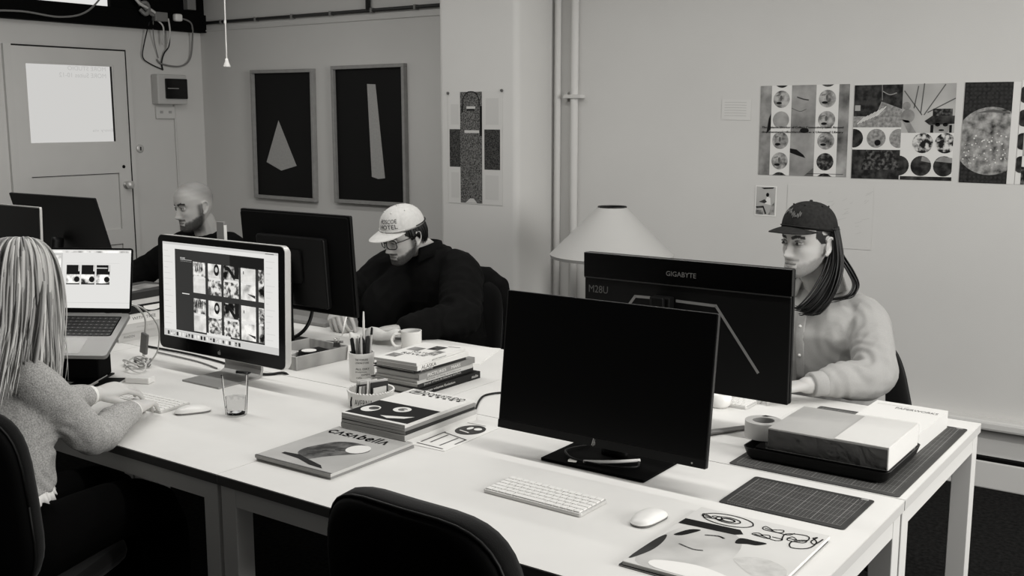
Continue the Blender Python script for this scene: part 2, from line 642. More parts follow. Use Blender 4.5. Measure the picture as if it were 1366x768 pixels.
cable('wall_cable', [(X0, 4.69, 2.26), (X0 - .03, 4.70, 2.12), (X0 - .05, 4.67, 2.06), (X0 - .06, 4.655, 2.0), (X0 - .065, 4.665, 1.95)], 0.005, M_cable_b, 'black cable falling straight to the fuse box')
cable('wall_cable', [(X0, 4.68, 2.29), (X0 + .005, 4.685, 2.2), (X0 - .04, 4.69, 2.1)], 0.006, M_cable_w, 'stubby white cable under the black beam')
cable('wall_cable', [(X0 + .02, 4.40, 2.42), (X0 + .03, 4.47, 2.35), (X0 + .03, 4.52, 2.31), (X0 + .02, 4.555, 2.30)], 0.012, M_cable_g, 'thick grey cable bundle on the black beam')
cable('wall_cable', [(X0 + .03, 4.36, 2.46), (X0 + .05, 4.42, 2.37), (X0 + .04, 4.50, 2.34), (X0 + .03, 4.56, 2.315)], 0.010, M_cable_w, 'white cable coming out of the black panel above the junction box')
cable('wall_cable', [(X0 + .03, 4.44, 2.33), (X0 + .05, 4.47, 2.30), (X0 + .04, 4.50, 2.34), (X0 + .05, 4.47, 2.375), (X0 + .03, 4.43, 2.36)], 0.014, M_cable_g, 'knot of grey cable beside the junction box')
cable('wall_cable', [(X0, 4.56, 2.27), (X0 - .02, 4.57, 2.2), (X0 - .05, 4.60, 2.12), (X0 - .06, 4.63, 2.03)], 0.003, M_cable_g, 'hair thin cable hanging below the junction box')
cable('wall_cable', [(X0 + .02, 3.35, 2.24), (X0 + .03, 3.62, 2.255), (X0 + .03, 3.86, 2.24), (X0 + .03, 4.04, 2.28), (X0 + .02, 4.18, 2.40), (X0, 4.25, 2.5)], 0.006, M_cable_g, 'pale cable slung along the black beam under the transom window')

# fuse box and socket
fb = thing('fuse_box', 'white wall fuse box with a dark tinted flap beside the door', 'fuse box', (XL, 4.69, 1.82))
MB().box(0, 0.075, -0.12, 0.12, -0.10, 0.10).build('housing', mat('fuse_box_plastic', 182, 0.5, 0.3), fb, bevel=0.008)
MB().prism(rr(0.175, 0.135, 0.006, 3, 0.025, 0.005), 0, 0.012, M=frame_matrix((0.075, 0, 0), (0, 1, 0), (0, 0, 1))).build('tinted_flap', mat('tinted_plastic', 12, 0.2, 0.5), fb)
MB().box(0.087, 0.088, -0.05, 0.04, 0.005, 0.009).build('breaker_strip', M_ink3, fb)
sk = thing('wall_socket', 'white double wall socket below the fuse box', 'socket', (XL, 4.665, 1.665))
MB().box(0, 0.02, -0.075, 0.075, -0.042, 0.042).build('face_plate', M_wall_left, sk, bevel=0.005)
for s_ in (-1, 1):
    MB().box(0.02, 0.022, s_ * 0.035 - 0.012, s_ * 0.035 + 0.012, -0.006, 0.012).build('socket_slot', M_ink3, sk)
cable('wall_conduit', [(XL + .008, 4.745, 1.72), (XL + .008, 4.748, 1.4), (XL + .008, 4.75, 0.9), (XL + .008, 4.75, 0.2)], 0.006, M_wall_left, 'thin cable conduit running down the wall below the fuse box', 'conduit', per=2)

# dark conduit along the back wall under the ceiling
cd = thing('wall_conduit', 'dark conduit pipe along the top of the back wall above the framed prints', 'conduit', (XL, YW, 2.28))
MB().tube([(0, -0.02, 0), (2.44, -0.02, 0)], 0.011, 8).build('pipe', mat('dark_pipe', 45, 0.5, 0.4), cd, smooth=True)
MB().box(0, 2.44, -0.008, 0, -0.055, -0.047).build('picture_rail_line', M_wall_left, cd)
MB().tube([(1.625, -0.02, 0), (1.625, -0.02, 0.56)], 0.016, 8).build('riser', mat('dark_pipe', 45, 0.5, 0.4), cd, smooth=True)
for k in range(7):
    MB().box(0.25 + k * 0.35, 0.265 + k * 0.35, -0.034, 0, -0.014, 0.014).build('clip', M_cable_g, cd)

# two vertical white pipes beside the pier
for (x, r_, lab) in ((-3.145, 0.022, 'thick white vertical pipe on the wall beside the pier'), (-3.255, 0.018, 'thin white vertical pipe tucked against the pier')):
    p = thing('wall_pipe', lab, 'pipe', (x, YW - r_ * 0.9, 0))
    MB().tube([(0, 0, 0), (0, 0, 1.4), (0, 0, 2.85)], r_, 14).build('pipe', M_wall, p, smooth=True)
    if r_ > 0.02:
        MB().box(-0.055, 0.055, -0.03, 0.03, 1.735, 1.755).build('bracket', M_wall, p, bevel=0.004)
        MB().box(-0.06, -0.045, 0, 0.04, 1.72, 1.77).build('bracket_foot', M_wall, p)

# pull cord switch
pc = thing('pull_cord', 'white ceiling pull cord with a bell shaped toggle', 'pull cord', (-4.50, 3.75, 1.892))
MB().tube([(0, 0, 0.03), (0.003, 0, 0.4), (0, 0, 0.96)], 0.0035, 6).build('cord', M_paper, pc)
MB().lathe([(0.0, 0.045), (0.007, 0.043), (0.009, 0.03), (0.018, 0.006), (0.019, 0.0), (0.0, 0.0)], 14).build('bell_toggle', M_paper, pc, smooth=True)
MB().lathe([(0.006, 0.22), (0.006, 0.235), (0, 0.235)], 8).build('cord_joint', M_paper, pc)

# ------------------------------------------------------------------ things on the walls
M_frame = mat('pale_wood_frame', 150, 0.6, 0.25, noise=(25, 138, 4))
M_dark_print = mat('dark_print', 14, 0.6, 0.2)
M_shape = mat('pale_print_shape', 168, 0.7, 0.2, noise=(80, 158, 5))


def framed(label, x0, x1, z0, z1, shape, tilt):
    w_, h_ = x1 - x0, z1 - z0
    t = thing('framed_print', label, 'picture', ((x0 + x1) / 2, YW, z0), group='framed prints on the back wall')
    t.rotation_euler = (0, tilt, 0)
    b_ = 0.022
    for (a0, a1, c0, c1) in ((-w_ / 2, w_ / 2, 0, b_), (-w_ / 2, w_ / 2, h_ - b_, h_), (-w_ / 2, -w_ / 2 + b_, b_, h_ - b_), (w_ / 2 - b_, w_ / 2, b_, h_ - b_)):
        MB().box(a0, a1, -0.035, 0, c0, c1).build('frame_rail', M_frame, t, bevel=0.002)
    MB().box(-w_ / 2 + b_, w_ / 2 - b_, -0.012, -0.004, b_, h_ - b_).build('print', M_dark_print, t)
    p = Print()
    p.poly([((q[0] - 0.5) * (w_ - 2 * b_), b_ + q[1] * (h_ - 2 * b_)) for q in shape], M_shape, 2)
    p.build('printed_shape', t, frame_matrix((0, -0.012, 0), (1, 0, 0), (0, 0, 1)))


framed('framed black print of a pale pyramid, left of the framed pair', -5.735, -5.14, 1.085, 1.945,
       [(0.17, 0.275), (0.43, 0.21), (0.70, 0.255), (0.405, 0.62)], R(0.4))
framed('framed black print of a tall pale obelisk, nearer the pier', -4.965, -4.35, 1.09, 1.955,
       [(0.515, 0.185), (0.61, 0.17), (0.71, 0.178), (0.60, 0.88), (0.475, 0.885)], R(-0.2))

M_eng = mat('engraved_print', 34, 0.8, 0.1, noise=(150, 128, 9, 0.34, 0.70))
M_eng2 = mat('engraved_print_dark', 26, 0.8, 0.1, noise=(170, 92, 9, 0.36, 0.75))
M_text = mat('fine_text_print', 196, 0.8, 0.1, wave=(95, 186, 0.6, (0, R(90), 0)))


def sheet(name, label, cat, x0, x1, z0, z1, y=YW, m=M_paper2, rot=0.0, curl=0.004, group=None, thick=0.0012):
    """paper pinned on a wall facing -Y with a slightly lifted lower edge; returns (empty, print frame)"""
    w_, h_ = x1 - x0, z1 - z0
    t = thing(name, label, cat, ((x0 + x1) / 2, y - 0.001, z0), group=group)
    t.rotation_euler = (0, rot, 0)
    mb = MB()
    mb.box(-w_ / 2, w_ / 2, -thick, 0, 0, h_)
    mb.build('paper', m, t)
    return t, frame_matrix((-w_ / 2, -thick, 0), (1, 0, 0), (0, 0, 1)), w_, h_


# pier sheet: an engraved tower with two dark side panels
t, F, w_, h_ = sheet('pinned_sheet', 'pinned paper sheet with a dark engraved tower on the pier', 'paper', -3.755, -3.385, 1.165, 1.775, y=4.65, m=mat('thin_paper', 200, 0.8, 0.1))
p = Print()
p.rect(0.085, 0.005, 0.235, 0.605, M_eng, 2)
p.rect(0.01, 0.20, 0.085, 0.405, M_eng2, 2)
p.rect(0.25, 0.19, 0.355, 0.405, M_eng2, 2)
p.rect(0.115, 0.385, 0.215, 0.40, M_text, 3)
p.rect(0.095, 0.495, 0.105, 0.53, M_ink, 3); p.rect(0.22, 0.37, 0.235, 0.53, M_ink, 3)
p.rect(0.13, 0.515, 0.19, 0.528, M_text, 4); p.rect(0.135, 0.505, 0.185, 0.514, M_ink, 4)
p.disc(0.16, 0.55, 0.055, M_eng, 3); p.line([(0.105, 0.53), (0.108, 0.57), (0.135, 0.602), (0.185, 0.602), (0.212, 0.57), (0.216, 0.53)], 0.006, M_ink, 4)
p.poly([(0.12, 0.006), (0.20, 0.006), (0.175, 0.03), (0.15, 0.03)], M_text, 3)
p.rect(0.02, 0.43, 0.075, 0.54, M_text, 2); p.rect(0.26, 0.43, 0.345, 0.57, M_text, 2)
p.rect(0.02, 0.03, 0.075, 0.17, M_text, 2); p.rect(0.255, 0.03, 0.345, 0.16, M_text, 2)
p.build('print', t, F)
for (u, v) in ((-0.182, 0.60), (0.182, 0.61)):
    MB().lathe([(0.008, 0), (0.007, 0.008), (0.004, 0.010), (0, 0.01)], 10, M=Matrix.Translation((u, -0.001, v)) @ Matrix.Rotation(R(90), 4, 'X')).build('pin', M_ink2, t)

# small note
t, F, w_, h_ = sheet('wall_note', 'small note with faint handwriting left of the posters', 'paper', -2.29, -2.135, 1.622, 1.722, m=M_paper2, rot=R(1))
p = Print()
for k in range(6):
    p.line([(0.015, 0.085 - 0.013 * k), (0.07, 0.086 - 0.013 * k), (0.13, 0.085 - 0.013 * k)], 0.0015, M_ink3, 1)
p.build('handwriting', t, F)

# photo collage materials
M_ph_mid = mat('photo_midtone', 60, 0.6, 0.25, noise=(9, 170, 6, 0.3, 0.7))
M_ph_mid2 = mat('photo_midtone_soft', 95, 0.6, 0.25, noise=(6, 178, 5, 0.3, 0.7))
M_ph_dark = mat('photo_dark', 14, 0.6, 0.25, noise=(30, 75, 8, 0.4, 0.75))
M_ph_dark2 = mat('photo_dark_grain', 18, 0.6, 0.25, noise=(55, 120, 8, 0.45, 0.75))
M_ph_circ = mat('photo_circle', 45, 0.6, 0.25, noise=(28, 178, 5, 0.32, 0.62))
M_ph_circ2 = mat('photo_circle_pale', 120, 0.6, 0.25, noise=(14, 165, 4))
M_ph_ink = mat('photo_ink_blots', 20, 0.6, 0.25, noise=(38, 205, 7, 0.44, 0.58))
M_ph_moon = mat('photo_speckled_globe', 35, 0.6, 0.25, noise=(30, 185, 9, 0.3, 0.72))
M_ph_sky = mat('photo_sky', 150, 0.6, 0.25, noise=(4, 190, 3))
M_sheetwhite = mat('poster_white', 216, 0.65, 0.2)
M_ph_sand = mat('photo_grey_sand', 110, 0.6, 0.25, noise=(70, 165, 8, 0.35, 0.7))

# poster of repeated round faces
t, F, w_, h_ = sheet('wall_poster', 'square collage poster with two columns of small round portraits', 'poster', -2.085, -1.65, 1.358, 1.786, m=M_sheetwhite, rot=R(-0.3), group='collage posters on the back wall')
p = Print()
p.rect(0, 0, 0.057, h_, M_ph_mid, 1); p.rect(0.157, 0, 0.277, h_, M_ph_mid2, 1); p.rect(0.385, 0, w_, h_, M_ph_mid, 1)
for cx_ in (0.107, 0.331):
    for k in range(4):
        cy_ = h_ - 0.065 - 0.098 * k
        m_ = M_ph_circ
        if cx_ < 0.2 and k == 1: m_ = M_ph_circ2
        if cx_ > 0.2 and k == 3: m_ = M_ph_dark2
        p.disc(cx_, cy_, 0.041, m_, 2)
        if m_ is M_ph_circ:
            p.disc(cx_ - 0.012, cy_ - 0.018, 0.014, M_ink, 3, ry=0.006); p.disc(cx_ - 0.002, cy_ + 0.006, 0.006, M_ink2, 3, ry=0.012)
            p.line([(cx_ - 0.026, cy_ + 0.016), (cx_ - 0.01, cy_ + 0.020)], 0.004, M_ink2, 3)
    p.disc(cx_, h_ + 0.03, 0.041, M_ph_dark2, 2, clip=(0, 0, 1, h_)); p.disc(cx_, -0.026, 0.041, M_ph_dark2, 2, clip=(0, 0, 1, h_))
p.line([(0.185, 0.372), (0.215, 0.362), (0.24, 0.358)], 0.006, M_ink2, 2); p.line([(0.16, 0.32), (0.2, 0.305), (0.23, 0.315)], 0.003, M_ink2, 2)
p.disc(0.225, 0.215, 0.022, M_ink, 2, ry=0.012)
p.poly([(0.157, 0.13), (0.19, 0.125), (0.225, 0.10), (0.235, 0.085), (0.2, 0.095), (0.157, 0.11)], M_ink, 2)
p.poly([(0.23, 0), (0.277, 0), (0.277, 0.04)], M_ink2, 2)
p.poly([(0.035, 0.20), (0.057, 0.22), (0.057, 0.30), (0.045, 0.27)], M_ink, 2)
p.line([(0.245, 0.012), (0.42, 0.012)], 0.002, M_ink, 3)
for q in (0, 0.0012):
    p.text('The Galactic Worker of Collect Connectivity Ideas Around', 0.012 + q, 0.222, 0.40, 0.013, M_ink, 4 + q * 500)
    p.text('documentary/collect/archive the x Universal Library', 0.012 + q, 0.200, 0.40, 0.013, M_ink, 4 + q * 500)
p.build('print', t, F)

# poster with pyramid, trees and dark dots
t, F, w_, h_ = sheet('wall_poster', 'square collage poster with a dark pyramid photo and a man in a hat', 'poster', -1.627, -1.181, 1.356, 1.782, m=M_sheetwhite, rot=R(-0.4), group='collage posters on the back wall')
p = Print()
mx_ = 0.218
p.rect(0, 0.235, mx_, h_, M_ph_dark, 1); p.poly([(0.125, h_ - 0.075), (mx_, h_ - 0.11), (mx_, h_ - 0.14), (0.10, h_ - 0.14)], M_ph_sand, 2)
p.rect(0, 0.235, mx_, 0.285, M_ph_sand, 2)
for k in range(7):
    p.line([(0.02 + 0.014 * k, 0.25 + 0.006 * k), (0.05 + 0.016 * k, 0.28 + 0.008 * k)], 0.004, M_sheetwhite, 3)
p.line([(0.125, h_), (0.128, h_ - 0.07)], 0.002, M_ink3, 3); p.line([(0.13, h_ - 0.03), (0.16, h_ - 0.045), (0.19, h_ - 0.038)], 0.004, M_ink3, 3)
p.rect(0.005, 0.31, 0.03, 0.335, M_ink3, 3)
for (cx_, m_) in ((0.005, M_ph_dark), (0.108, M_ph_sand), (0.21, M_ph_sand)):
    p.disc(cx_, 0.185, 0.043, m_, 2, clip=(0, 0, mx_, 1))
p.disc(0.115, 0.165, 0.014, M_ink, 3)
p.rect(0, 0, mx_, 0.133, M_ph_dark, 1); p.poly([(0.045, 0.04), (0.065, 0.13), (0.18, 0.13), (mx_, 0.06), (mx_, 0.045)], M_ph_dark2, 2)
p.rect(mx_, 0.21, w_, h_, M_ph_sky, 1)
for (a, b_) in (((0.30, 0.30), (0.31, h_)), ((0.305, 0.29), (0.225, h_ - 0.03)), ((0.315, 0.29), (0.40, h_ - 0.005)), ((0.27, 0.32), (0.285, h_ - 0.01)), ((0.33, 0.30), (w_ - 0.002, 0.36))):
    p.line([a, b_], 0.005, M_ink2, 2)
p.poly([(mx_, 0.27), (0.25, 0.265), (0.285, 0.21), (0.25, 0.21)], M_ph_mid, 3); p.disc(0.237, 0.33, 0.018, M_ph_mid, 3); p.disc(0.245, 0.285, 0.03, M_ph_mid, 3)
p.poly([(0.318, 0.262), (0.35, 0.285), (w_, 0.285), (w_, 0.25), (0.34, 0.245)], M_ph_dark, 4); p.rect(0.352, 0.27, 0.436, 0.316, M_ph_dark2, 3)
p.disc(0.392, 0.235, 0.034, M_ph_mid2, 3, clip=(0, 0.211, w_ - 0.001, 1)); p.disc(0.375, 0.246, 0.011, M_ink, 4, ry=0.008); p.disc(0.408, 0.246, 0.011, M_ink, 4, ry=0.008); p.disc(0.392, 0.222, 0.012, M_ink, 4, ry=0.004)
p.rect(0.345, 0.211, 0.358, 0.245, M_ink, 4); p.rect(0.425, 0.211, 0.436, 0.245, M_ink, 4)
for (cx_, cy_, m_) in ((0.315, 0.165, M_ph_ink), (0.412, 0.165, M_ph_ink), (0.225, 0.165, M_sheetwhite), (0.215, 0.063, M_ph_dark), (0.312, 0.063, M_ph_dark), (0.41, 0.063, M_ph_dark)):
    p.disc(cx_, cy_, 0.045, m_, 2, clip=(mx_, 0, w_ - 0.001, 1))
p.poly([(0.312, 0.085), (0.353, 0.078), (0.345, 0.094), (0.33, 0.103), (0.315, 0.106)], M_ph_circ2, 3); p.poly([(0.37, 0.085), (w_ - .001, 0.078), (w_ - .001, 0.10), (0.40, 0.107)], M_ph_circ2, 3)
p.rect(0.222, 0.0, w_, 0.016, M_ph_dark, 1)
p.build('print', t, F)

# poster with speckled globe
t, F, w_, h_ = sheet('wall_poster', 'poster of a speckled globe on black at the right edge of the photo', 'poster', -1.15, -0.925, 1.352, 1.785, m=M_sheetwhite, rot=R(0.2), group='collage posters on the back wall')
p = Print()
M_grid = mat('photo_dot_grid', 16, 0.6, 0.25, noise=(60, 46, 2))
p.rect(0, 0, 0.195, h_, M_grid, 1)
for i in range(11):
    for j in range(24):
        if 0.10 < j * 0.018 + 0.01 < 0.30: continue
        p.disc(0.01 + i * 0.0175, 0.008 + j * 0.018, 0.0055, mat('dot_grey', 44, 0.6), 2, n=6)
p.disc(0.118, 0.182, 0.146, M_ph_moon, 3, n=48, clip=(0.0, 0, 0.195, h_))
p.poly([(0.05, 0.302), (0.12, 0.318), (0.19, 0.306), (0.19, 0.298), (0.12, 0.305)], M_ink2, 4)
random.seed(3)
for k in range(70):
    a = random.uniform(0, 6.28); q = 0.13 * math.sqrt(random.random())
    u, v = 0.118 + q * math.cos(a), 0.14 + 0.6 * q * math.sin(a)
    if 0.01 < u < 0.185:
        p.disc(u, v, random.uniform(0.0015, 0.004), M_sheetwhite, 5, n=6)
p.build('print', t, F)

# overlapping fourth sheet at the very edge
t, F, w_, h_ = sheet('wall_poster', 'collage poster with dark half circles cut by the right photo edge', 'poster', -0.922, -0.50, 1.352, 1.79, m=M_sheetwhite, rot=R(0.1), group='collage posters on the back wall')
p = Print()
p.rect(0.022, 0.12, w_, h_, M_ph_sky, 1); p.rect(0.022, 0.0, w_, 0.075, M_ph_dark2, 2); p.rect(0.022, 0.30, w_, h_, M_ph_mid2, 2)
for k in range(4):
    p.disc(0.022, h_ - 0.06 - 0.098 * k, 0.036, M_ph_dark, 3, clip=(0, 0, 0.022, 1))
p.build('print', t, F)

# postcard and faint drawing sheet
t, F, w_, h_ = sheet('postcard', 'small photo postcard of a dark figure left of the black cap', 'postcard', -2.097, -1.987, 1.156, 1.303, m=M_paper, rot=R(0.4))
p = Print()
p.rect(0.005, 0.006, w_ - 0.006, h_ - 0.004, M_ph_sky, 1); p.poly([(0.03, h_ - 0.01), (w_ - 0.012, h_ - 0.005), (w_ - 0.02, h_ - 0.012), (0.045, h_ - 0.016)], M_ink, 2)
p.disc(0.064, 0.104, 0.008, M_ink, 2, ry=0.01); p.poly([(0.05, 0.06), (0.082, 0.055), (0.078, 0.09), (0.062, 0.096)], M_sheetwhite, 2)
p.poly([(0.02, 0.068), (0.05, 0.082), (0.062, 0.07), (0.05, 0.062)], M_ph_dark, 3); p.poly([(0.005, 0.045), (0.045, 0.05), (0.062, 0.012), (0.054, 0.008), (0.042, 0.04), (0.01, 0.036)], M_ph_dark, 3)
p.rect(0.005, 0.006, 0.045, 0.028, M_ph_circ, 2); p.poly([(0.07, 0.006), (0.10, 0.006), (0.10, 0.07), (0.085, 0.05)], M_ph_circ, 2)
p.build('print', t, F)
t, F, w_, h_ = sheet('pencil_drawing', 'faint pencil drawing sheet on the wall behind the black cap', 'paper', -1.93, -1.517, 1.023, 1.315, m=mat('drawing_paper', 203, 0.85, 0.1), rot=R(-0.3))
p = Print()
random.seed(11)
for k in range(26):
    u, v = random.uniform(0.18, 0.38), random.uniform(0.03, 0.26)
    p.line([(u, v), (u + random.uniform(0.01, 0.035), v + random.uniform(0.004, 0.018))], 0.0015, mat('pencil', 182, 0.8), 1)
p.build('pencil_marks', t, F)['kind'] = 'stuff'

# ------------------------------------------------------------------ desks
XS = (-0.652, -2.133, -3.614, -5.095)
YN0, YN1, YF0, YF1 = 1.69, 2.5185, 2.5215, 3.31


def desk(label, x0, x1, y0, y1):
    w_, d_ = x1 - x0 - 0.002, y1 - y0
    t = thing('desk', label, 'desk', ((x0 + x1) / 2, (y0 + y1) / 2, 0), group='white desks pushed together')
    MB().box(-w_ / 2, w_ / 2, -d_ / 2, d_ / 2, DESK_Z - 0.003, DESK_Z).build('table_top', M_desk, t)
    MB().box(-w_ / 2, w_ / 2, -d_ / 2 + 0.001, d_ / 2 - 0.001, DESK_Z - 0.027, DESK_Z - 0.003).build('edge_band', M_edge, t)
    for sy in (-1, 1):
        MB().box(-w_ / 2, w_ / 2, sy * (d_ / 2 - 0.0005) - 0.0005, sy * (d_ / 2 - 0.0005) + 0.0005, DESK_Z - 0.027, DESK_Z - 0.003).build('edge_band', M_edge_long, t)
    zt = DESK_Z - 0.027
    L_ = 0.055
    i_ = 0.006
    leg = MB().box(-L_ / 2, L_ / 2, -L_ / 2, L_ / 2, 0, zt).build('leg', M_leg, t, bevel=0.002)
    first = True
    for sx in (-1, 1):
        for sy in (-1, 1):
            o = leg if first else leg.copy()
            if not first:
                COL.objects.link(o)
            first = False
            o.parent = t
            o.location = (sx * (w_ / 2 - i_ - L_ / 2), sy * (d_ / 2 - i_ - L_ / 2), 0)
    a = w_ / 2 - i_ - L_; c = d_ / 2 - i_ - L_
    for sy in (-1, 1):
        MB().box(-a, a, sy * (d_ / 2 - i_ - 0.012) - 0.01, sy * (d_ / 2 - i_ - 0.012) + 0.01, zt - 0.05, zt).build('apron', M_leg, t)
    for sx in (-1, 1):
        MB().box(sx * (w_ / 2 - i_ - 0.012) - 0.01, sx * (w_ / 2 - i_ - 0.012) + 0.01, -c, c, zt - 0.05, zt).build('apron', M_leg, t)
    return t


desk('white desk in the front row, under the dark switched off monitor', XS[1], XS[0], YN0, YN1)
desk('white desk in the back row, at the man in the black cap', XS[1], XS[0], YF0, YF1)
desk('white desk in the front row, where the blonde woman types', XS[2], XS[1], YN0, YN1)
desk('white desk in the back row, at the man in the pale cap', XS[2], XS[1], YF0, YF1)
desk('white desk in the front row, farthest left behind the woman', XS[3], XS[2], YN0, YN1)
desk('white desk in the back row, at the bald man', XS[3], XS[2], YF0, YF1)


# ------------------------------------------------------------------ office chairs
def office_chair(name, label, loc, rz, bw, bh, zb, mats=None, seat_z=0.47, taper=0.0, lean=8, group='office chairs'):
    """chair facing +Y local (backrest at -Y); backrest bottom at zb, width bw, height bh"""
    t = thing(name, label, 'chair', loc, rz, group)
    fabric = mat('black_upholstery', 9, 0.9, 0.12, bump=(400, 0.3, 0.002), sheen=0.1) if mats is None else mats
    shell = mat('black_chair_shell', 2, 0.7, 0.08)
    n = 40

    def ring(sc, y, dz=0.0, bulge=0.0):
        pts = []
        for k in range(n):
            a = 2 * math.pi * k / n
            e = 0.5
            cx_ = math.copysign(abs(math.cos(a)) ** e, math.cos(a)); sz_ = math.copysign(abs(math.sin(a)) ** e, math.sin(a))
            zz = sz_ * (bh / 2 - (1 - sc) * 0.5 * bw)
            wloc = bw / 2 * (1 - taper * (zz / bh + 0.5)) - (1 - sc) * 0.5 * bw
            xx = cx_ * wloc
            yy = y - 0.10 * (xx / bw) ** 2 * -1.0
            pts.append((xx, yy, zz))
        return pts
    Mb = Matrix.Translation((0, -0.23, zb + bh / 2)) @ Matrix.Rotation(R(lean), 4, 'X')
    cushion = MB().loft([ring(s_, y) for (s_, y) in ((0.80, 0.052), (0.90, 0.050), (0.97, 0.040), (1.0, 0.022), (1.0, 0.004), (0.985, -0.006))], M=Mb)
    cushion.build('backrest', fabric, t, smooth=True)
    MB().loft([ring(s_, y) for (s_, y) in ((0.97, 0.0), (0.975, -0.010), (0.95, -0.020), (0.88, -0.026), (0.5, -0.03))], M=Mb).build('back_shell', shell, t, smooth=True)
    rg = ring(0.985, -0.008)
    MB().tube([Mb @ Vector(q) for q in rg] + [Mb @ Vector(rg[0])], 0.0035, 6).build('piping', mat('chair_piping', 16, 0.5, 0.2), t, smooth=True)
    seat = MB().prism(rr(0.48, 0.46, 0.10, 6), seat_z - 0.05, seat_z)
    seat.build('seat', fabric, t, bevel=0.02, seg=3, smooth=True, auto=50)
    MB().tube(catmull([(0, -0.255, zb + bh * 0.45), (0, -0.29, zb), (0, -0.22, seat_z - 0.06), (0, -0.05, seat_z - 0.07)], 6), 0.022, 8, flat=0.5).build('back_bar', M_black, t, smooth=True)
    MB().lathe([(0.03, 0.08), (0.03, 0.25), (0.02, 0.26), (0.02, seat_z - 0.05), (0.05, seat_z - 0.05)], 14).build('gas_column', M_black, t, smooth=True, auto=40)
    for k in range(5):
        a = R(72 * k + 20)
        c_, s_ = math.cos(a), math.sin(a)
        MB().tube([(0.02 * c_, 0.02 * s_, 0.12), (0.17 * c_, 0.17 * s_, 0.10), (0.30 * c_, 0.30 * s_, 0.075)], [0.028, 0.024, 0.016], 8).build('base_leg', M_black, t, smooth=True)
        MB().lathe([(0.001, -0.022), (0.02, -0.022), (0.027, -0.016), (0.027, 0.016), (0.02, 0.022), (0.001, 0.022)], 14,
                   M=Matrix.Translation((0.30 * c_, 0.30 * s_, 0.027)) @ Matrix.Rotation(a + R(90), 4, 'Z') @ Matrix.Rotation(R(90), 4, 'X')).build('castor', M_black, t, smooth=True, auto=40)
    return t


office_chair('office_chair', 'empty black office chair at the front of the desks', (-1.10, 1.50, 0), R(-2), 0.42, 0.52, 0.50, lean=6)
office_chair('office_chair', 'black office chair under the blonde woman', (-2.655, 1.425, 0), R(26), 0.42, 0.50, 0.46, lean=8)
office_chair('office_chair', 'black office chair behind the man in the black cap', (-1.225, 3.66, 0), R(176), 0.56, 0.44, 0.40, taper=0.5, lean=10)
office_chair('office_chair', 'black office chair of the man in the pale cap', (-3.0, 3.62, 0), R(178), 0.42, 0.46, 0.46, lean=6)
office_chair('office_chair', 'black office chair under the bald man', (-4.5, 3.68, 0), R(180), 0.42, 0.42, 0.46, lean=6)


# ------------------------------------------------------------------ monitors
def monitor_generic(label, loc, rz, w_, h_, zc, tilt, t_=0.03, edge=None, base=(0.24, 0.18), screen=None, chin=0.02, back=True, group='monitors', pan=0.0):
    t = thing('monitor', label, 'monitor', loc, rz, group)
    edge = edge or M_black
    P = Matrix.Translation((pan, 0, zc)) @ Matrix.Rotation(-tilt, 4, 'X')
    F = P @ frame_matrix((0, 0, 0), (1, 0, 0), (0, 0, 1))          # local z = towards viewer (-Y)
    MB().prism(rr(w_, h_, 0.006, 3), -t_ * 0.45, 0.0, M=F).build('housing', edge, t, bevel=0.0015)
    MB().prism(rr(w_ - 0.012, h_ - chin - 0.006, 0.003, 2, 0, (chin - 0.004) / 2), 0.0, 0.0012, M=F).build('screen', screen or M_screen_off, t)
    if back:
        MB().prism(rr(w_ * 0.98, h_ * 0.97, 0.012, 3), -t_ * 0.75, -t_ * 0.45, M=F).build('back_shell', M_blackmatte, t, bevel=0.004)
        MB().prism(rr(w_ * 0.62, h_ * 0.70, 0.012, 3, 0, -h_ * 0.08), -t_ * 1.6, -t_ * 0.75, M=F).build('back_bulge', M_black, t, bevel=0.006)
        MB().prism(rr(0.13, 0.13, 0.008, 3, 0, -0.01), -t_ * 1.9, -t_ * 1.6, M=F).build('stand_mount', M_black, t)
    yb = t_ * 1.75
    MB().tube(catmull([(pan, yb, zc), (0, yb + 0.02, zc * 0.6), (0, yb + 0.02, 0.012)], 5), 0.03, 10, flat=0.5).build('stand_column', M_black, t, smooth=True)
    MB().prism(rr(base[0], base[1], 0.02, 4), 0, 0.012, M=Matrix.Translation((0, yb + 0.03 - base[1] * 0.2, 0))).build('base', M_black, t, bevel=0.003)
    return t, F


# the switched off monitor nearest the camera
t = thing('monitor', 'large switched off black monitor with a square base, nearest the camera', 'monitor', (-1.37, 2.34, DESK_Z), 0, 'monitors')
P = Matrix.Translation((0.02, -0.065, 0.256)) @ Matrix.Rotation(R(-7.0), 4, 'X')
F = P @ frame_matrix((0, 0, 0), (1, 0, 0), (0, 0, 1))
MB().prism(rr(0.612, 0.372, 0.004, 2), -0.012, 0.0, M=F).build('housing', mat('monitor_edge', 30, 0.35, 0.5), t, bevel=0.001)
MB().prism(rr(0.604, 0.345, 0.002, 2, 0, 0.0115), 0.0, 0.001, M=F).build('screen', M_screen_off, t)
MB().prism(rr(0.611, 0.022, 0.002, 2, 0, -0.174), 0.0, 0.003, M=F).build('chin', mat('monitor_chin', 8, 0.4, 0.25), t)
MB().prism(rr(0.52, 0.27, 0.03, 5), -0.045, -0.012, M=F).build('back_shell', M_black, t, bevel=0.008)
p = Print()
M_logo = mat('silver_logo', 170, 0.3, 0.5)
p.line([(-0.0040, -0.008), (0.0, 0.009)], 0.0022, M_logo, 1); p.line([(0.0, -0.0005), (0.0045, 0.001), (0.004, -0.007)], 0.0018, M_logo, 1)
p.line([(0.004, 0.007), (-0.0005, -0.010)], 0.0014, M_logo, 1)
p.build('logo', t, F @ Matrix.Translation((-0.005, -0.174, 0.003)))
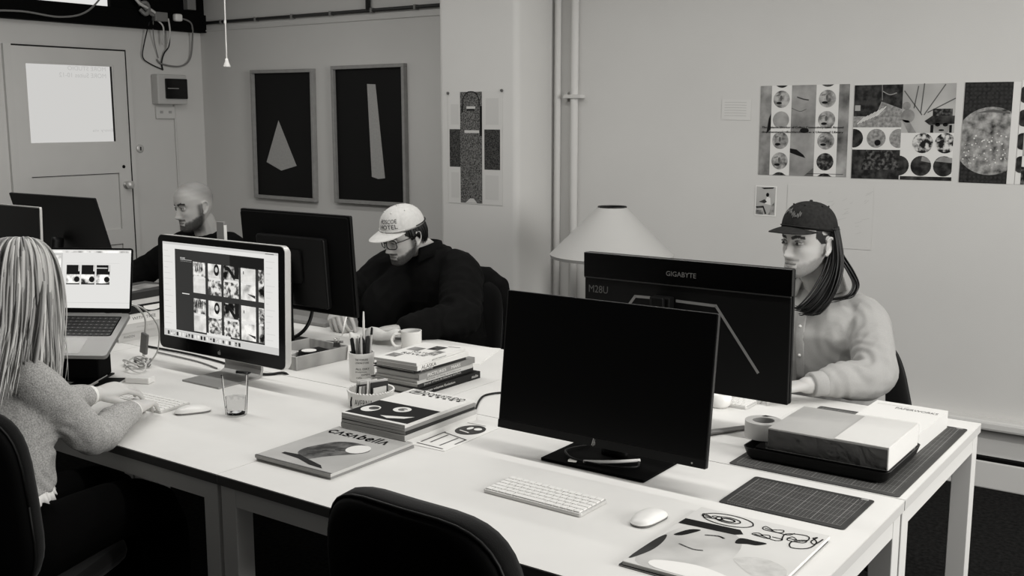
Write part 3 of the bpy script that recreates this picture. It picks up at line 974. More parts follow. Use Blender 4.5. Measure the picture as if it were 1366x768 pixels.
p = Print(); p.disc(0.27, -0.176, 0.0025, M_logo, 1, n=10); p.build('power_light', t, F @ Matrix.Translation((0, 0, 0.003)))
MB().tube(catmull([(0.02, -0.02, 0.27), (0.01, 0.03, 0.2), (0.0, 0.045, 0.08), (0, 0.045, 0.01)], 5), 0.042, 12, flat=0.35, up=(0, 1, 0)).build('stand_column', M_black, t, smooth=True)
MB().prism(rr(0.31, 0.20, 0.004, 2, 0, 0.022), 0, 0.008).build('base', mat('monitor_base', 2, 0.75, 0.06), t, bevel=0.002)

cable('usb_cable', [(-1.405, 2.285, 0.754), (-1.36, 2.305, 0.756), (-1.32, 2.33, 0.758), (-1.285, 2.37, 0.757)], 0.0045, M_cable_w, 'short white cable lying on the black monitor base')
cable('usb_cable', [(-1.285, 2.365, 0.754), (-1.272, 2.33, 0.753), (-1.31, 2.30, 0.753), (-1.36, 2.29, 0.753), (-1.43, 2.285, 0.755), (-1.475, 2.31, 0.758), (-1.49, 2.35, 0.756), (-1.47, 2.42, 0.753)], 0.003, M_cable_b, 'black cable coiled on the black monitor base')
pg = MB().box(-0.012, 0.012, -0.006, 0.006, 0, 0.006).build('cable_plug', M_chrome, None, (-1.432, 2.278, 0.749), (0, 0, R(10)))
tag(pg, 'small metal plug on the black monitor base', 'plug')

# gaming monitor seen from behind
t = thing('monitor', 'black monitor seen from behind with silver chevron lines, before the black-capped man', 'monitor', (-1.355, 2.74, DESK_Z), R(180), 'monitors')
P = Matrix.Translation((0, -0.012, 0.311)) @ Matrix.Rotation(R(-1.0), 4, 'X')
F = P @ frame_matrix((0, 0, 0), (1, 0, 0), (0, 0, 1))
B = P @ frame_matrix((0, 0.024, 0), (-1, 0, 0), (0, 0, 1))       # back face frame, z away from the user
M_gloss = mat('glossy_black', 4, 0.25, 0.25)
MB().prism(rr(0.65, 0.374, 0.006, 3), -0.012, 0.0, M=F).build('housing', M_black, t, bevel=0.001)
MB().prism(rr(0.642, 0.36, 0.003, 2), 0.0, 0.001, M=F).build('screen', emis('user_screen', 190, 0.5), t)
MB().box(-0.325, 0.325, 0.113, 0.187, -0.014, 0.003, M=B).build('gloss_band', M_gloss, t, bevel=0.002)
MB().box(-0.323, 0.323, -0.187, 0.112, -0.014, 0.0, M=B).build('back_shell', mat('monitor_back', 8, 0.5, 0.2), t, bevel=0.003)
MB().box(-0.323, 0.323, 0.1105, 0.1135, -0.002, 0.0036, M=B).build('bright_seam', mat('seam_metal', 50, 0.4, 0.3), t)
MB().box(-0.085, -0.022, -0.10, 0.08, 0.0, 0.035, M=B).build('stand_mount', M_black, t, bevel=0.004)
p = Print()
M_sil = mat('silver_line', 150, 0.35, 0.5, metal=0.3)
for (q0, q1) in (((-0.150, 0.0685), (-0.092, 0.0695)), ((-0.015, 0.068), (0.107, 0.066)), ((0.106, 0.067), (0.236, -0.107)), ((-0.150, 0.0685), (-0.28, -0.107))):
    p = Print(); p.line([q0, q1], 0.008, M_sil, 2); p.build('chevron_line', t, B)
p = Print()
p.text('GIGABYTE', -0.048, 0.139, 0.094, 0.014, mat('logo_grey', 120, 0.4), 2)
p.text('M28U', -0.308, 0.067, 0.066, 0.022, mat('logo_grey_dim', 92, 0.4), -10)
p.build('lettering', t, B @ Matrix.Translation((0, 0, 0.0036)))
MB().box(-0.073, -0.034, -0.3, 0.082, 0.03, 0.05, M=B @ Matrix.Translation((0, 0.0, 0))).build('stand_column', M_black, t, bevel=0.004)
for s_ in (-1, 1):
    MB().tube([(0.052, 0.09, 0.008), (0.052 + s_ * 0.147, 0.01, 0.008), (0.052 + s_ * 0.227, -0.135, 0.006)], [0.018, 0.016, 0.012], 8, flat=0.45).build('base_leg', M_aludark, t, smooth=True)


# aluminium display in use (woman's desk)
def alu_display(label, loc, w_=0.655, h_=0.408, zc=0.282, screen_on=True, tilt=2.0):
    t = thing('monitor', label, 'monitor', loc, 0, 'monitors')
    P = Matrix.Translation((0, -0.02, zc)) @ Matrix.Rotation(R(-tilt), 4, 'X')
    F = P @ frame_matrix((0, 0, 0), (1, 0, 0), (0, 0, 1))
    sh = MB()
    rings = []
    for (s_, y) in ((1.0, 0.0), (1.0, -0.022), (0.985, -0.030), (0.90, -0.040), (0.55, -0.052)):
        rings.append([(q[0], q[1], y) for q in rr(w_ - (1 - s_) * w_, h_ - (1 - s_) * w_, 0.022 * max(s_, 0.6), 5)])
    sh.loft(rings, M=F)
    sh.build('housing', M_alu, t, smooth=True, auto=35)
    MB().prism(rr(w_ - 0.004, h_ - 0.004, 0.021, 5), 0.0, 0.0022, M=F).build('glass_front', mat('black_glass', 3, 0.15, 0.25), t)
    # foot: bent sheet of aluminium
    prof = [(-0.115, 0.0), (-0.115, 0.006), (0.05, 0.006), (0.066, 0.014), (0.072, 0.03), (0.055, 0.25), (0.062, 0.25), (0.082, 0.03), (0.076, 0.008), (0.06, 0.0)]
    mb = MB()
    n = len(prof)
    v = [(-0.095, a, b) for a, b in prof] + [(0.095, a, b) for a, b in prof]
    mb.add(v, [list(range(n))[::-1], list(range(n, 2 * n))] + [(i, (i + 1) % n, n + (i + 1) % n, n + i) for i in range(n)])
    mb.build('foot', mat('foot_aluminium', 150, 0.4, 0.5, metal=0.3), t)
    return t, F


t, F = alu_display('aluminium framed display showing rows of photo thumbnails, beside the water glass', (-2.911, 2.37, DESK_Z))
sw, sh_ = 0.597, 0.336
S = F @ Matrix.Translation((-sw / 2, -sh_ / 2 + 0.012, 0.0022))
E_white = emis('screen_white', 224, 0.95)
E_pale = emis('screen_pale', 205, 0.9)
E_dark = emis('screen_dark', 52, 0.9)
E_dark2 = emis('screen_darker', 26, 0.9)
E_ph = [emis_photo('screen_photo_a', 40, 215, 45, 0.38, 0.62), emis_photo('screen_photo_b', 120, 215, 30, 0.3, 0.6),
        emis_photo('screen_photo_c', 15, 190, 28, 0.42, 0.6), emis_photo('screen_photo_d', 170, 215, 25, 0.3, 0.7), emis_photo('screen_photo_e', 60, 205, 70, 0.4, 0.6)]
p = Print(0.0002)
p.rect(0, 0, sw, sh_, E_white, 1)
p.rect(0.001, sh_ - 0.008, sw - 0.001, sh_ - 0.001, E_pale, 2)
p.rect(0.068, 0.026, 0.530, sh_ - 0.022, E_dark, 2)
p.rect(0.36, sh_ - 0.062, 0.528, sh_ - 0.024, E_dark2, 3)
colsx = [(0.167, 0.232), (0.246, 0.315), (0.327, 0.405), (0.415, 0.488), (0.502, 0.529)]
for row, (v0, v1) in enumerate(((0.168, 0.276), (0.032, 0.148))):
    for k, (u0, u1) in enumerate(colsx):
        vm = v0 + (v1 - v0) * 0.52
        p.rect(u0, vm, u1, v1, E_ph[k], 3)
        p.rect(u0, v0, u1, vm, E_ph[(k + (3 if k != 2 else 2)) % 5], 3)
        if k in (2,):
            p.rect(u1 - 0.022, vm + 0.01, u1, v1 + 0.003, E_dark2, 4); p.line([(u0 + 0.012, v1 - 0.01), (u0 + 0.028, vm + 0.04), (u0 + 0.056, vm + 0.012)], 0.013, E_dark2, 5)
        if k == 1:
            p.disc(u0 + 0.045, vm + 0.032, 0.014, E_dark2, 4, ry=0.02); p.disc(u0 + 0.045, vm + 0.033, 0.007, E_pale, 5, ry=0.009)
        if k == 0:
            for q in range(4):
                p.line([(u0 + 0.018 + q * 0.01, v1 - 0.006), (u0 + 0.012 + q * 0.011, vm + 0.022)], 0.004, E_dark2, 4)
        if k == 3:
            p.poly([(u0 + 0.03, v0 + 0.022), (u1 - 0.002, v0 + 0.008), (u1 - 0.002, v0 + 0.018)], E_dark, 4); p.rect(u0 + 0.012, vm + 0.03, u0 + 0.016, vm + 0.04, E_dark, 4)
        p.rect(u0 + 0.004, vm - 0.004, u1 - 0.004, vm + 0.004, E_white, 5)
p.rect(0.0, 0.0, sw, 0.024, E_pale, 4)
random.seed(5)
for k in range(24):
    u = 0.02 + k * 0.0165
    p.rect(u, 0.005, u + 0.010, 0.018, [E_dark, E_white, E_ph[4], E_dark2][k % 4] if k % 3 != 1 else E_ph[0], 5)
p.rect(0.236, 0.026, 0.36, 0.034, E_white, 5)
p.rect(0.098, sh_ - 0.058, 0.160, sh_ - 0.0565, E_pale, 4); p.rect(0.098, sh_ - 0.063, 0.16, sh_ - 0.0625, E_pale, 4)
p.text('MORE', 0.098, sh_ - 0.055, 0.026, 0.006, E_white, 4)
p.rect(0.105, 0.158, 0.145, 0.161, E_white, 4)
p.line([(sw - 0.06, sh_ - 0.006), (sw - 0.02, sh_ - 0.006)], 0.002, E_dark, 5)
for k in range(14):
    p.rect(0.006, sh_ - 0.03 - 0.02 * k, 0.03 + 0.012 * (k % 3), sh_ - 0.0315 - 0.02 * k, E_pale, 2)
    p.rect(0.538, sh_ - 0.03 - 0.02 * k, 0.58 - 0.01 * (k % 4), sh_ - 0.0315 - 0.02 * k, E_pale, 2)
p.build('screen_image', t, S)
p = Print()
M_appl = mat('chin_logo', 150, 0.4)
p.disc(-0.003, 0, 0.005, M_appl, 1, ry=0.006, n=14); p.disc(0.003, 0, 0.005, M_appl, 1, ry=0.006, n=14); p.disc(0.0025, 0.0085, 0.0015, M_appl, 1, ry=0.003, n=8)
p.disc(0.009, 0.001, 0.0028, mat('black_glass', 6), 2, n=10)
p.build('logo', t, F @ Matrix.Translation((0, -0.186, 0.0022)))

# other monitors
monitor_generic('black monitor seen from behind, in front of the man in the pale cap', (-3.13, 2.93, DESK_Z), R(180), 0.615, 0.395, 0.334, R(4), t_=0.03, base=(0.25, 0.2), group='monitors')
monitor_generic('black monitor tilted back, seen from behind before the bald man', (-4.47, 2.76, DESK_Z), R(182), 0.64, 0.40, 0.36, R(16), t_=0.022, back=False, group='monitors')
monitor_generic('dark monitor with a pale thin edge above the blonde hair', (-4.225, 2.30, DESK_Z), 0, 0.65, 0.42, 0.342, R(2), t_=0.022, edge=M_alu, group='monitors')

# upright grey post behind the display
t = thing('upright_post', 'flat grey metal post standing behind the aluminium display', 'post', (-3.555, 2.90, DESK_Z))
MB().box(-0.026, 0.020, -0.006, 0.006, 0, 0.468).build('upright', mat('grey_metal', 135, 0.4, 0.4, metal=0.2), t, bevel=0.002)
MB().box(0.0205, 0.0235, -0.007, 0.007, 0, 0.455).build('bright_edge', M_paper, t)
MB().box(-0.06, 0.06, -0.05, 0.05, 0, 0.006).build('foot_plate', M_aludark, t)

# ------------------------------------------------------------------ laptop on its stand
ux, uy = 0.853, 0.521
ang = math.atan2(uy, ux)
LW, LD = 0.325, 0.232
hc = Vector((-3.2, 2.2, 0)) - Vector((ux, uy, 0)) * (LW / 2)
lap = thing('laptop', 'open grey laptop on a stand showing three thumbnails, before the blonde woman', 'laptop', (hc.x, hc.y, DESK_Z), ang)
HZ = 0.225
D = Matrix.Translation((0, 0, HZ)) @ Matrix.Rotation(R(27), 4, 'X')
M_space = mat('grey_laptop_metal', 118, 0.4, 0.5, metal=0.35)
MB().prism(rr(LW, LD, 0.012, 4, 0, -LD / 2), -0.014, 0.0, M=D).build('deck', M_space, lap, bevel=0.0015)
MB().prism(rr(LW * 0.86, 0.105, 0.003, 2, 0, -0.072), 0.0, 0.0006, M=D).build('keyboard_well', M_blackmatte, lap)
kb = MB()
for r_ in range(6):
    for c_ in range(14):
        u = -LW * 0.42 + c_ * (LW * 0.84 / 14); v = -0.026 - r_ * 0.0172
        kb.box(u + 0.001, u + LW * 0.84 / 14 - 0.001, v - 0.0145, v, 0.0006, 0.002, M=D)
ko = kb.build('laptop_keys', mat('laptop_key', 16, 0.5, 0.3), lap); ko['kind'] = 'stuff'
p = Print(0.0002)
for r_ in range(6):
    for c_ in range(14):
        u = -LW * 0.42 + (c_ + 0.35) * (LW * 0.84 / 14); v = -0.026 - r_ * 0.0172
        p.rect(u, v - 0.009, u + 0.005, v - 0.005, M_ink2, 1)
p.build('key_legends', lap, D @ Matrix.Translation((0, 0, 0.002)))
MB().prism(rr(0.13, 0.082, 0.006, 3, 0, -0.18), 0.0, 0.0005, M=D).build('trackpad', mat('trackpad', 128, 0.35, 0.5, metal=0.3), lap)
Sm = Matrix.Translation((0, 0.004, HZ)) @ Matrix.Rotation(R(-12), 4, 'X') @ frame_matrix((0, 0, 0), (1, 0, 0), (0, 0, 1))
MB().prism(rr(LW, 0.226, 0.010, 4, 0, 0.113), -0.006, 0.0, M=Sm).build('lid', M_black, lap, bevel=0.001)
p = Print(0.0002)
W2, H2, O = LW - 0.012, 0.203, (-LW / 2 + 0.006, 0.016)
p.rect(O[0], O[1], O[0] + W2, O[1] + H2, E_white, 1)
p.rect(O[0], O[1] + H2 - 0.010, O[0] + W2, O[1] + H2 - 0.004, E_ph[1], 2)
p.rect(O[0], O[1] + 0.01, O[0] + 0.068, O[1] + H2 - 0.012, E_pale, 2); p.rect(O[0], O[1] + 0.02, O[0] + 0.060, O[1] + 0.085, E_dark, 3); p.rect(O[0], O[1] + 0.105, O[0] + 0.062, O[1] + H2 - 0.02, E_ph[1], 3)
for k in range(3):
    u = O[0] + 0.083 + k * 0.054
    p.rect(u, O[1] + 0.082, u + 0.048, O[1] + 0.150, E_dark2, 2)
    p.rect(u, O[1] + 0.084, u + 0.048, O[1] + 0.117, E_ph[0], 3); p.disc(u + 0.038, O[1] + 0.10, 0.01, E_dark2, 4); p.rect(u, O[1] + 0.082, u + 0.048, O[1] + 0.086, E_dark2, 4)
    p.rect(u + 0.043, O[1] + 0.128, u + 0.047, O[1] + 0.15, E_ph[3], 3)
p.rect(O[0] + 0.19, O[1] + 0.138, O[0] + 0.23, O[1] + 0.141, E_white, 4)
p.rect(O[0] + 0.075, O[1] + 0.058, O[0] + 0.078, O[1] + 0.062, E_dark, 3); p.rect(O[0], O[1] + 0.018, O[0] + W2, O[1] + 0.0192, E_pale, 3)
p.rect(O[0] + 0.08, O[1] + 0.156, O[0] + W2 - 0.04, O[1] + 0.1568, E_pale, 3)
p.build('screen_image', lap, Sm)
st = thing('laptop_stand', 'black angled stand carrying the open laptop', 'stand', (hc.x, hc.y, DESK_Z), ang)
MB().box(-0.15, 0.08, -0.09, 0.03, 0, 0.006).build('base_plate', M_black, st, bevel=0.002)
MB().box(-0.15, 0.07, -0.07, 0.03, 0.006, 0.105).build('pedestal', M_blackmatte, st, bevel=0.005)
for s_ in (-1, 1):
    MB().tube([(s_ * 0.06 - 0.02, -0.02, 0.10), (s_ * 0.06 - 0.02, -0.02, 0.15), (s_ * 0.06 - 0.02, -0.02, 0.19)], 0.012, 8).build('arm', M_black, st, smooth=True)
MB().box(-0.13, 0.13, -0.19, -0.002, -0.022, -0.0145, M=D).build('support_plate', M_black, st)
bk = MB().box(-0.05, 0.05, -0.025, 0.025, 0, 0.028).build('hard_drive', M_aludark, None, (-3.45, 2.02, DESK_Z), (0, 0, R(12)), bevel=0.004)
tag(bk, 'small grey external drive under the laptop beside the blonde hair', 'drive')


# ------------------------------------------------------------------ keyboards and mice
KEY_ROWS = [[1] * 14, [1] * 13 + [1.5], [1.5] + [1] * 13, [1.75] + [1] * 11 + [1.75], [2.25] + [1] * 10 + [2.25], [1, 1, 1, 1.25, 5, 1.25, 1, 1, 1, 1]]
KEYMESH = {}


def keyboard(label, loc, rz, w_=0.282, d_=0.118):
    t = thing('keyboard', label, 'keyboard', loc, rz, 'slim white keyboards')
    MB().prism(rr(w_, d_, 0.008, 3), 0.0, 0.009).build('base', M_alu, t, bevel=0.0015)
    km = mat('white_key', 232, 0.45, 0.35)
    z = 0.009
    d1 = (d_ - 0.008) / 6
    for r_, row in enumerate(KEY_ROWS):
        tot = sum(row); u = -w_ / 2 + 0.005; k1 = (w_ - 0.010) / tot
        for c_ in row:
            key = round(c_ * k1, 4)
            if key not in KEYMESH:
                kk = MB().box(-key / 2 + 0.0014, key / 2 - 0.0014, -d1 / 2 + 0.0014, d1 / 2 - 0.0014, 0, 0.0024).build('key', km)
                KEYMESH[key] = kk.data
                bpy.data.objects.remove(kk)
            o = bpy.data.objects.new('key', KEYMESH[key]); COL.objects.link(o)
            o.parent = t; o.location = (u + key / 2, d_ / 2 - 0.004 - (r_ + 0.5) * d1, z)
            u += c_ * k1
    return t


def mouse(label, loc, rz):
    t = thing('mouse', label, 'mouse', loc, rz, 'white computer mice')
    rings = []
    for i in range(9):
        a = i / 8.0
        s_ = math.sqrt(max(1 - a ** 2.4, 0.0)) if i < 8 else 0.12
        z = 0.006 + 0.017 * a
        ring = []
        for k in range(28):
            th = 2 * math.pi * k / 28
            cx_ = math.copysign(abs(math.cos(th)) ** 0.75, math.cos(th)) * 0.0285 * (0.35 + 0.65 * s_); cy_ = math.copysign(abs(math.sin(th)) ** 0.75, math.sin(th)) * 0.056 * (0.2 + 0.8 * s_)
            ring.append((cx_, cy_, z - 0.006 * (cy_ / 0.056) ** 2 * (1 if a > 0.2 else 0)))
        rings.append(ring)
    MB().loft(rings).build('shell', M_white, t, smooth=True)
    MB().prism(rr(0.05, 0.105, 0.022, 5), 0.0, 0.0065).build('underside', M_aludark, t)
    return t


keyboard('slim white keyboard in front of the switched off monitor', (-1.36, 2.035, DESK_Z), R(-1))
mouse('white mouse beside the free keyboard at the front desk', (-1.085, 2.05, DESK_Z), R(-6))
keyboard('slim white keyboard under the hands of the blonde woman', (-2.865, 2.01, DESK_Z), R(2))
mouse('white mouse between the woman and the water glass', (-2.655, 2.025, DESK_Z), R(-30))
keyboard('slim white keyboard behind the chevron monitor', (-1.42, 3.10, DESK_Z), R(180))
t = thing('cup', 'white round cup half hidden behind the black monitors', 'cup', (-1.365, 3.03, DESK_Z))
MB().lathe([(0.026, 0), (0.034, 0.01), (0.04, 0.045), (0.037, 0.045), (0.03, 0.012), (0.0, 0.008)], 24).build('bowl', M_white, t, smooth=True)

# phones, charger, cables near the laptop
for (loc, rz, lab) in (((-3.262, 2.065, DESK_Z), R(33), 'black phone with a pale rim beside the woman'), ((-3.165, 2.075, DESK_Z), R(33), 'second black phone, half under her wrist')):
    t = thing('phone', lab, 'phone', loc, rz)
    MB().prism(rr(0.074, 0.15, 0.010, 4), 0.0, 0.008).build('body', M_alu, t, bevel=0.002)
    MB().prism(rr(0.069, 0.145, 0.009, 4), 0.008, 0.0086).build('screen', mat('phone_glass', 3, 0.45, 0.08), t)
o = MB().box(-0.045, 0.045, -0.02, 0.02, 0, 0.022).build('white_charger', M_white, None, (-3.11, 2.16, DESK_Z), (0, 0, R(25)), bevel=0.004); tag(o, 'white charger block behind the blonde woman\'s hands', 'charger')
ad = thing('cable_adapter', 'grey rectangular cable adapter leaning on white wires', 'adapter', (-3.42, 2.395, DESK_Z))
MB().box(-0.018, 0.018, -0.006, 0.006, 0.02, 0.10, M=Matrix.Rotation(R(12), 4, 'Y')).build('body', M_cable_g, ad, bevel=0.003)
MB().tube([(0.004, 0, 0), (0.004, 0, 0.03)], 0.005, 6).build('plug_stem', M_alu, ad)
cable('white_wire', [(-3.40, 2.395, 0.84), (-3.39, 2.39, 0.90), (-3.41, 2.36, 0.95), (-3.47, 2.31, 0.975), (-3.50, 2.28, 0.96)], 0.0035, M_cable_w, 'white wire arching from the adapter up to the laptop', per=8)
cable('white_wire', [(-3.32, 2.36, 0.75), (-3.29, 2.37, 0.80), (-3.30, 2.38, 0.88), (-3.36, 2.36, 0.945), (-3.44, 2.31, 0.965)], 0.003, M_cable_w, 'thin white wire looping right of the adapter', per=8)
for k, (cx_, cy_, r_, m_, lab) in enumerate(((-3.33, 2.30, 0.06, M_cable_w, 'loose white wire coil on the desk below the adapter'), (-3.26, 2.25, 0.05, M_cable_w, 'second white wire coil, nearer the phones'), (-3.30, 2.31, 0.04, M_cable_g, 'grey wire coil in the tangle by the laptop'))):
    pts = []
    for j in range(19):
        a = j * 0.62 + k
        pts.append((cx_ + r_ * math.cos(a) * (1 - 0.015 * j), cy_ + 0.6 * r_ * math.sin(a), DESK_Z + 0.005 + 0.012 * (1 + math.sin(a * 1.7 + k))))
    cable('wire_coil', pts, 0.003, m_, lab, 'cable', 'wire tangle by the laptop', per=3)
cable('desk_cable', [(-3.60, 2.522, 0.745), (-3.3, 2.53, 0.745), (-3.05, 2.50, 0.745), (-2.98, 2.47, 0.745)], 0.004, M_cable_b, 'black cable lying in the desk seam behind the display')
cable('desk_cable', [(-3.45, 2.48, 0.745), (-3.2, 2.47, 0.744), (-3.05, 2.44, 0.744)], 0.003, M_cable_g, 'grey wire on the desk under the display')
cable('desk_cable', [(-2.90, 2.40, 0.76), (-2.83, 2.48, 0.745), (-2.79, 2.53, 0.744), (-2.75, 2.528, 0.70)], 0.005, M_cable_b, 'short black cable dropping into the seam right of the display')
cable('desk_cable', [(-3.16, 3.02, 0.95), (-3.12, 2.98, 0.86), (-3.13, 2.94, 0.79), (-3.2, 2.90, 0.748), (-3.3, 2.86, 0.746)], 0.008, M_cable_b, 'thick black monitor cable hanging behind the wooden tray')
cable('desk_cable', [(-1.90, 2.47, 0.744), (-1.935, 2.51, 0.744), (-2.02, 2.65, 0.744), (-2.035, 2.72, 0.744), (-1.98, 2.78, 0.744), (-1.80, 2.82, 0.744)], 0.0035, M_cable_b, 'thin black cable curving on the desk left of the dark monitor')

# water glass
gl = thing('water_glass', 'clear tumbler half full of water beside the display', 'glass', (-2.525, 2.085, DESK_Z))
MB().lathe([(0.0, 0.0), (0.030, 0.0), (0.032, 0.004), (0.041, 0.126), (0.0390, 0.126), (0.0305, 0.005), (0.0, 0.004)], 32).build('tumbler', thin_glass('clear_glass', 0.975, 0.09), gl, smooth=True, auto=40)
MB().lathe([(0.0, 0.0046), (0.0298, 0.0056), (0.0336, 0.056), (0.0, 0.056)], 32).build('water', thin_glass('water', 0.90, 0.14), gl, smooth=True, auto=40)


# ------------------------------------------------------------------ books and magazines
def book(name, label, cat, loc, rz, w_, d_, h_, cover, spine=None, spine_text=None, text_m=None, soft=False, group=None, cover_print=None, pages=None):
    """lying book: spine on the +X local side (long side d_ along Y); origin at the base centre"""
    t = thing(name, label, cat, loc, rz, group)
    c = 0.0012 if soft else 0.0028
    o_ = 0.0 if soft else 0.003
    MB().box(-w_ / 2 + o_, w_ / 2 - c, -d_ / 2 + o_, d_ / 2 - o_, c, h_ - c).build('pages', pages or M_pages, t)
    MB().box(-w_ / 2, w_ / 2, -d_ / 2, d_ / 2, 0, c).build('back_cover', cover, t)
    MB().box(-w_ / 2, w_ / 2, -d_ / 2, d_ / 2, h_ - c, h_).build('front_cover', cover, t)
    MB().box(w_ / 2 - c, w_ / 2, -d_ / 2, d_ / 2, c, h_ - c).build('spine', spine or cover, t)
    if spine_text:
        for (s_, u0, ln, hh, m_) in spine_text:
            p = Print(); p.text(s_, u0, h_ / 2 - hh / 2, ln, hh, m_, 1)
            p.build('spine_lettering', t, frame_matrix((w_ / 2, 0, 0), (0, 1, 0), (0, 0, 1)))
    if cover_print:
        p = Print(); cover_print(p, w_, d_)
        p.build('cover_print', t, frame_matrix((0, 0, h_), (1, 0, 0), (0, 1, 0)))
    return t


C_black = mat('cover_black', 16, 0.5, 0.3); C_dark = mat('cover_dark', 42, 0.5, 0.3); C_mid = mat('cover_mid', 105, 0.55, 0.3)
C_grey = mat('cover_grey', 135, 0.55, 0.3); C_pale = mat('cover_pale', 190, 0.55, 0.3); C_white = mat('cover_white', 222, 0.5, 0.3)
M_wt = mat('white_print', 215, 0.6)

# central stack, bottom to top; spines towards the right
z = DESK_Z
G = 'books in the central stack'


def alaska_cover(p, w_, d_):
    p.rect(-0.07, 0.01, -0.02, 0.06, M_ph_mid, 1); p.rect(-0.012, 0.05, 0.035, 0.11, M_ph_dark2, 1); p.rect(-0.075, -0.10, -0.03, -0.05, M_ph_circ, 1); p.rect(0.03, -0.02, 0.07, 0.05, M_ph_circ, 1)
    p.text('REVUE', -0.05, -0.045, 0.10, 0.022, M_ink, 2); p.text('NATURE', -0.03, -0.012, 0.10, 0.018, M_ink, 2)
    p.line([(0.03, 0.12), (0.07, 0.13)], 0.004, M_ink, 2)


specs = [('black book with white spine title at the bottom of the central stack', 0.19, 0.315, 0.024, C_black, [('utopian volumes Evolution', -0.14, 0.16, 0.010, M_wt), ('studio', 0.11, 0.035, 0.010, M_wt)], -2.300, 2.735, -1, False),
         ('dark hardback second from the bottom of the central stack', 0.205, 0.30, 0.016, C_dark, [('Journal of Form Architecture and Print', -0.12, 0.20, 0.009, M_wt)], -2.322, 2.725, 1, False),
         ('pale grey book third from the bottom of the central stack', 0.185, 0.295, 0.013, C_pale, [('Review of living architecture', -0.10, 0.18, 0.009, M_ink2)], -2.305, 2.715, 0, False),
         ('mid grey hardback in the middle of the central stack', 0.185, 0.31, 0.020, C_grey, [('PICTURES', -0.11, 0.10, 0.010, M_paper), ('MARS', 0.02, 0.05, 0.010, M_paper)], -2.303, 2.72, 2, False),
         ('dark hardback fourth from the top with a lettered edge', 0.185, 0.26, 0.011, C_dark, [('archive', -0.10, 0.06, 0.008, M_wt)], -2.312, 2.70, -2, False),
         ('white paperback with bold black spine lettering near the top of the central stack', 0.178, 0.27, 0.016, C_white, [('ALASKA', -0.115, 0.075, 0.0125, M_ink)], -2.298, 2.70, 0, True),
         ('white magazine with small photos on top of the central stack', 0.178, 0.275, 0.010, C_white, [('good interest', -0.055, 0.08, 0.006, M_ink)], -2.306, 2.695, 3, True)]
for i, (lab, w_, d_, h_, cov, st_, x, y, rz, soft) in enumerate(specs):
    book('book' if i < 6 else 'magazine', lab, 'book' if i < 6 else 'magazine', (x, y, z), R(rz), w_, d_, h_, cov, spine_text=st_, soft=soft, group=G, cover_print=alaska_cover if i == 6 else None)
    z += h_ + 0.0005
o = MB().box(-0.04, 0.04, -0.006, 0.006, 0, 0.006).build('bookmark', C_dark, None, (-2.49, 2.66, DESK_Z + 0.0015), (0, 0, R(25))); tag(o, 'dark flat stick beside the central book stack', 'stick')

# left stack behind the laptop, spines towards the right
z = DESK_Z
G = 'books in the stack left of the display'
specs = [('pale book at the bottom of the stack left of the display', 0.036, C_pale, [('PHAIDON', -0.13, 0.05, 0.010, M_ink2)], -3.845, 2.66, 0),
         ('pale grey book second from the bottom, left of the display', 0.034, C_pale, [('design 1991', -0.08, 0.08, 0.008, M_ink3)], -3.84, 2.665, 1),
         ('white book with dark spine lettering, middle of the stack left of the display', 0.040, C_white, [('WITH TREE', -0.10, 0.11, 0.012, M_ink), ('SUMMER', 0.03, 0.08, 0.010, M_ink3)], -3.835, 2.67, -1),
         ('black book with a pale disc on its spine, left of the display', 0.034, C_black, None, -3.83, 2.67, 1),
         ('pale pamphlet near the top of the stack left of the display', 0.020, C_pale, None, -3.83, 2.665, 0),
         ('dark photo book on top of the stack left of the display', 0.028, C_dark, None, -3.84, 2.66, 4)]
for i, (lab, h_, cov, st_, x, y, rz) in enumerate(specs):
    bkk = book('book', lab, 'book', (x, y, z), R(rz), 0.225, 0.31, h_, cov, spine_text=st_, group=G)
    if i == 3:
        p = Print(); p.poly([(-0.055 + 0.05 * (1 - math.cos(math.pi * k / 12)), 0.026 - 0.022 * math.sin(math.pi * k / 12)) for k in range(13)], M_paper, 1)
        p.build('spine_disc', bkk, frame_matrix((0.1125, 0, 0), (0, 1, 0), (0, 0, 1)))
    z += h_ + 0.0005
o = MB().box(-0.05, 0.05, -0.13, 0.13, 0, 0.002).build('printed_sheet', M_ph_mid, None, (-3.82, 2.64, z), (0, 0, R(10))); tag(o, 'creased photo print lying on the stack left of the display', 'paper')


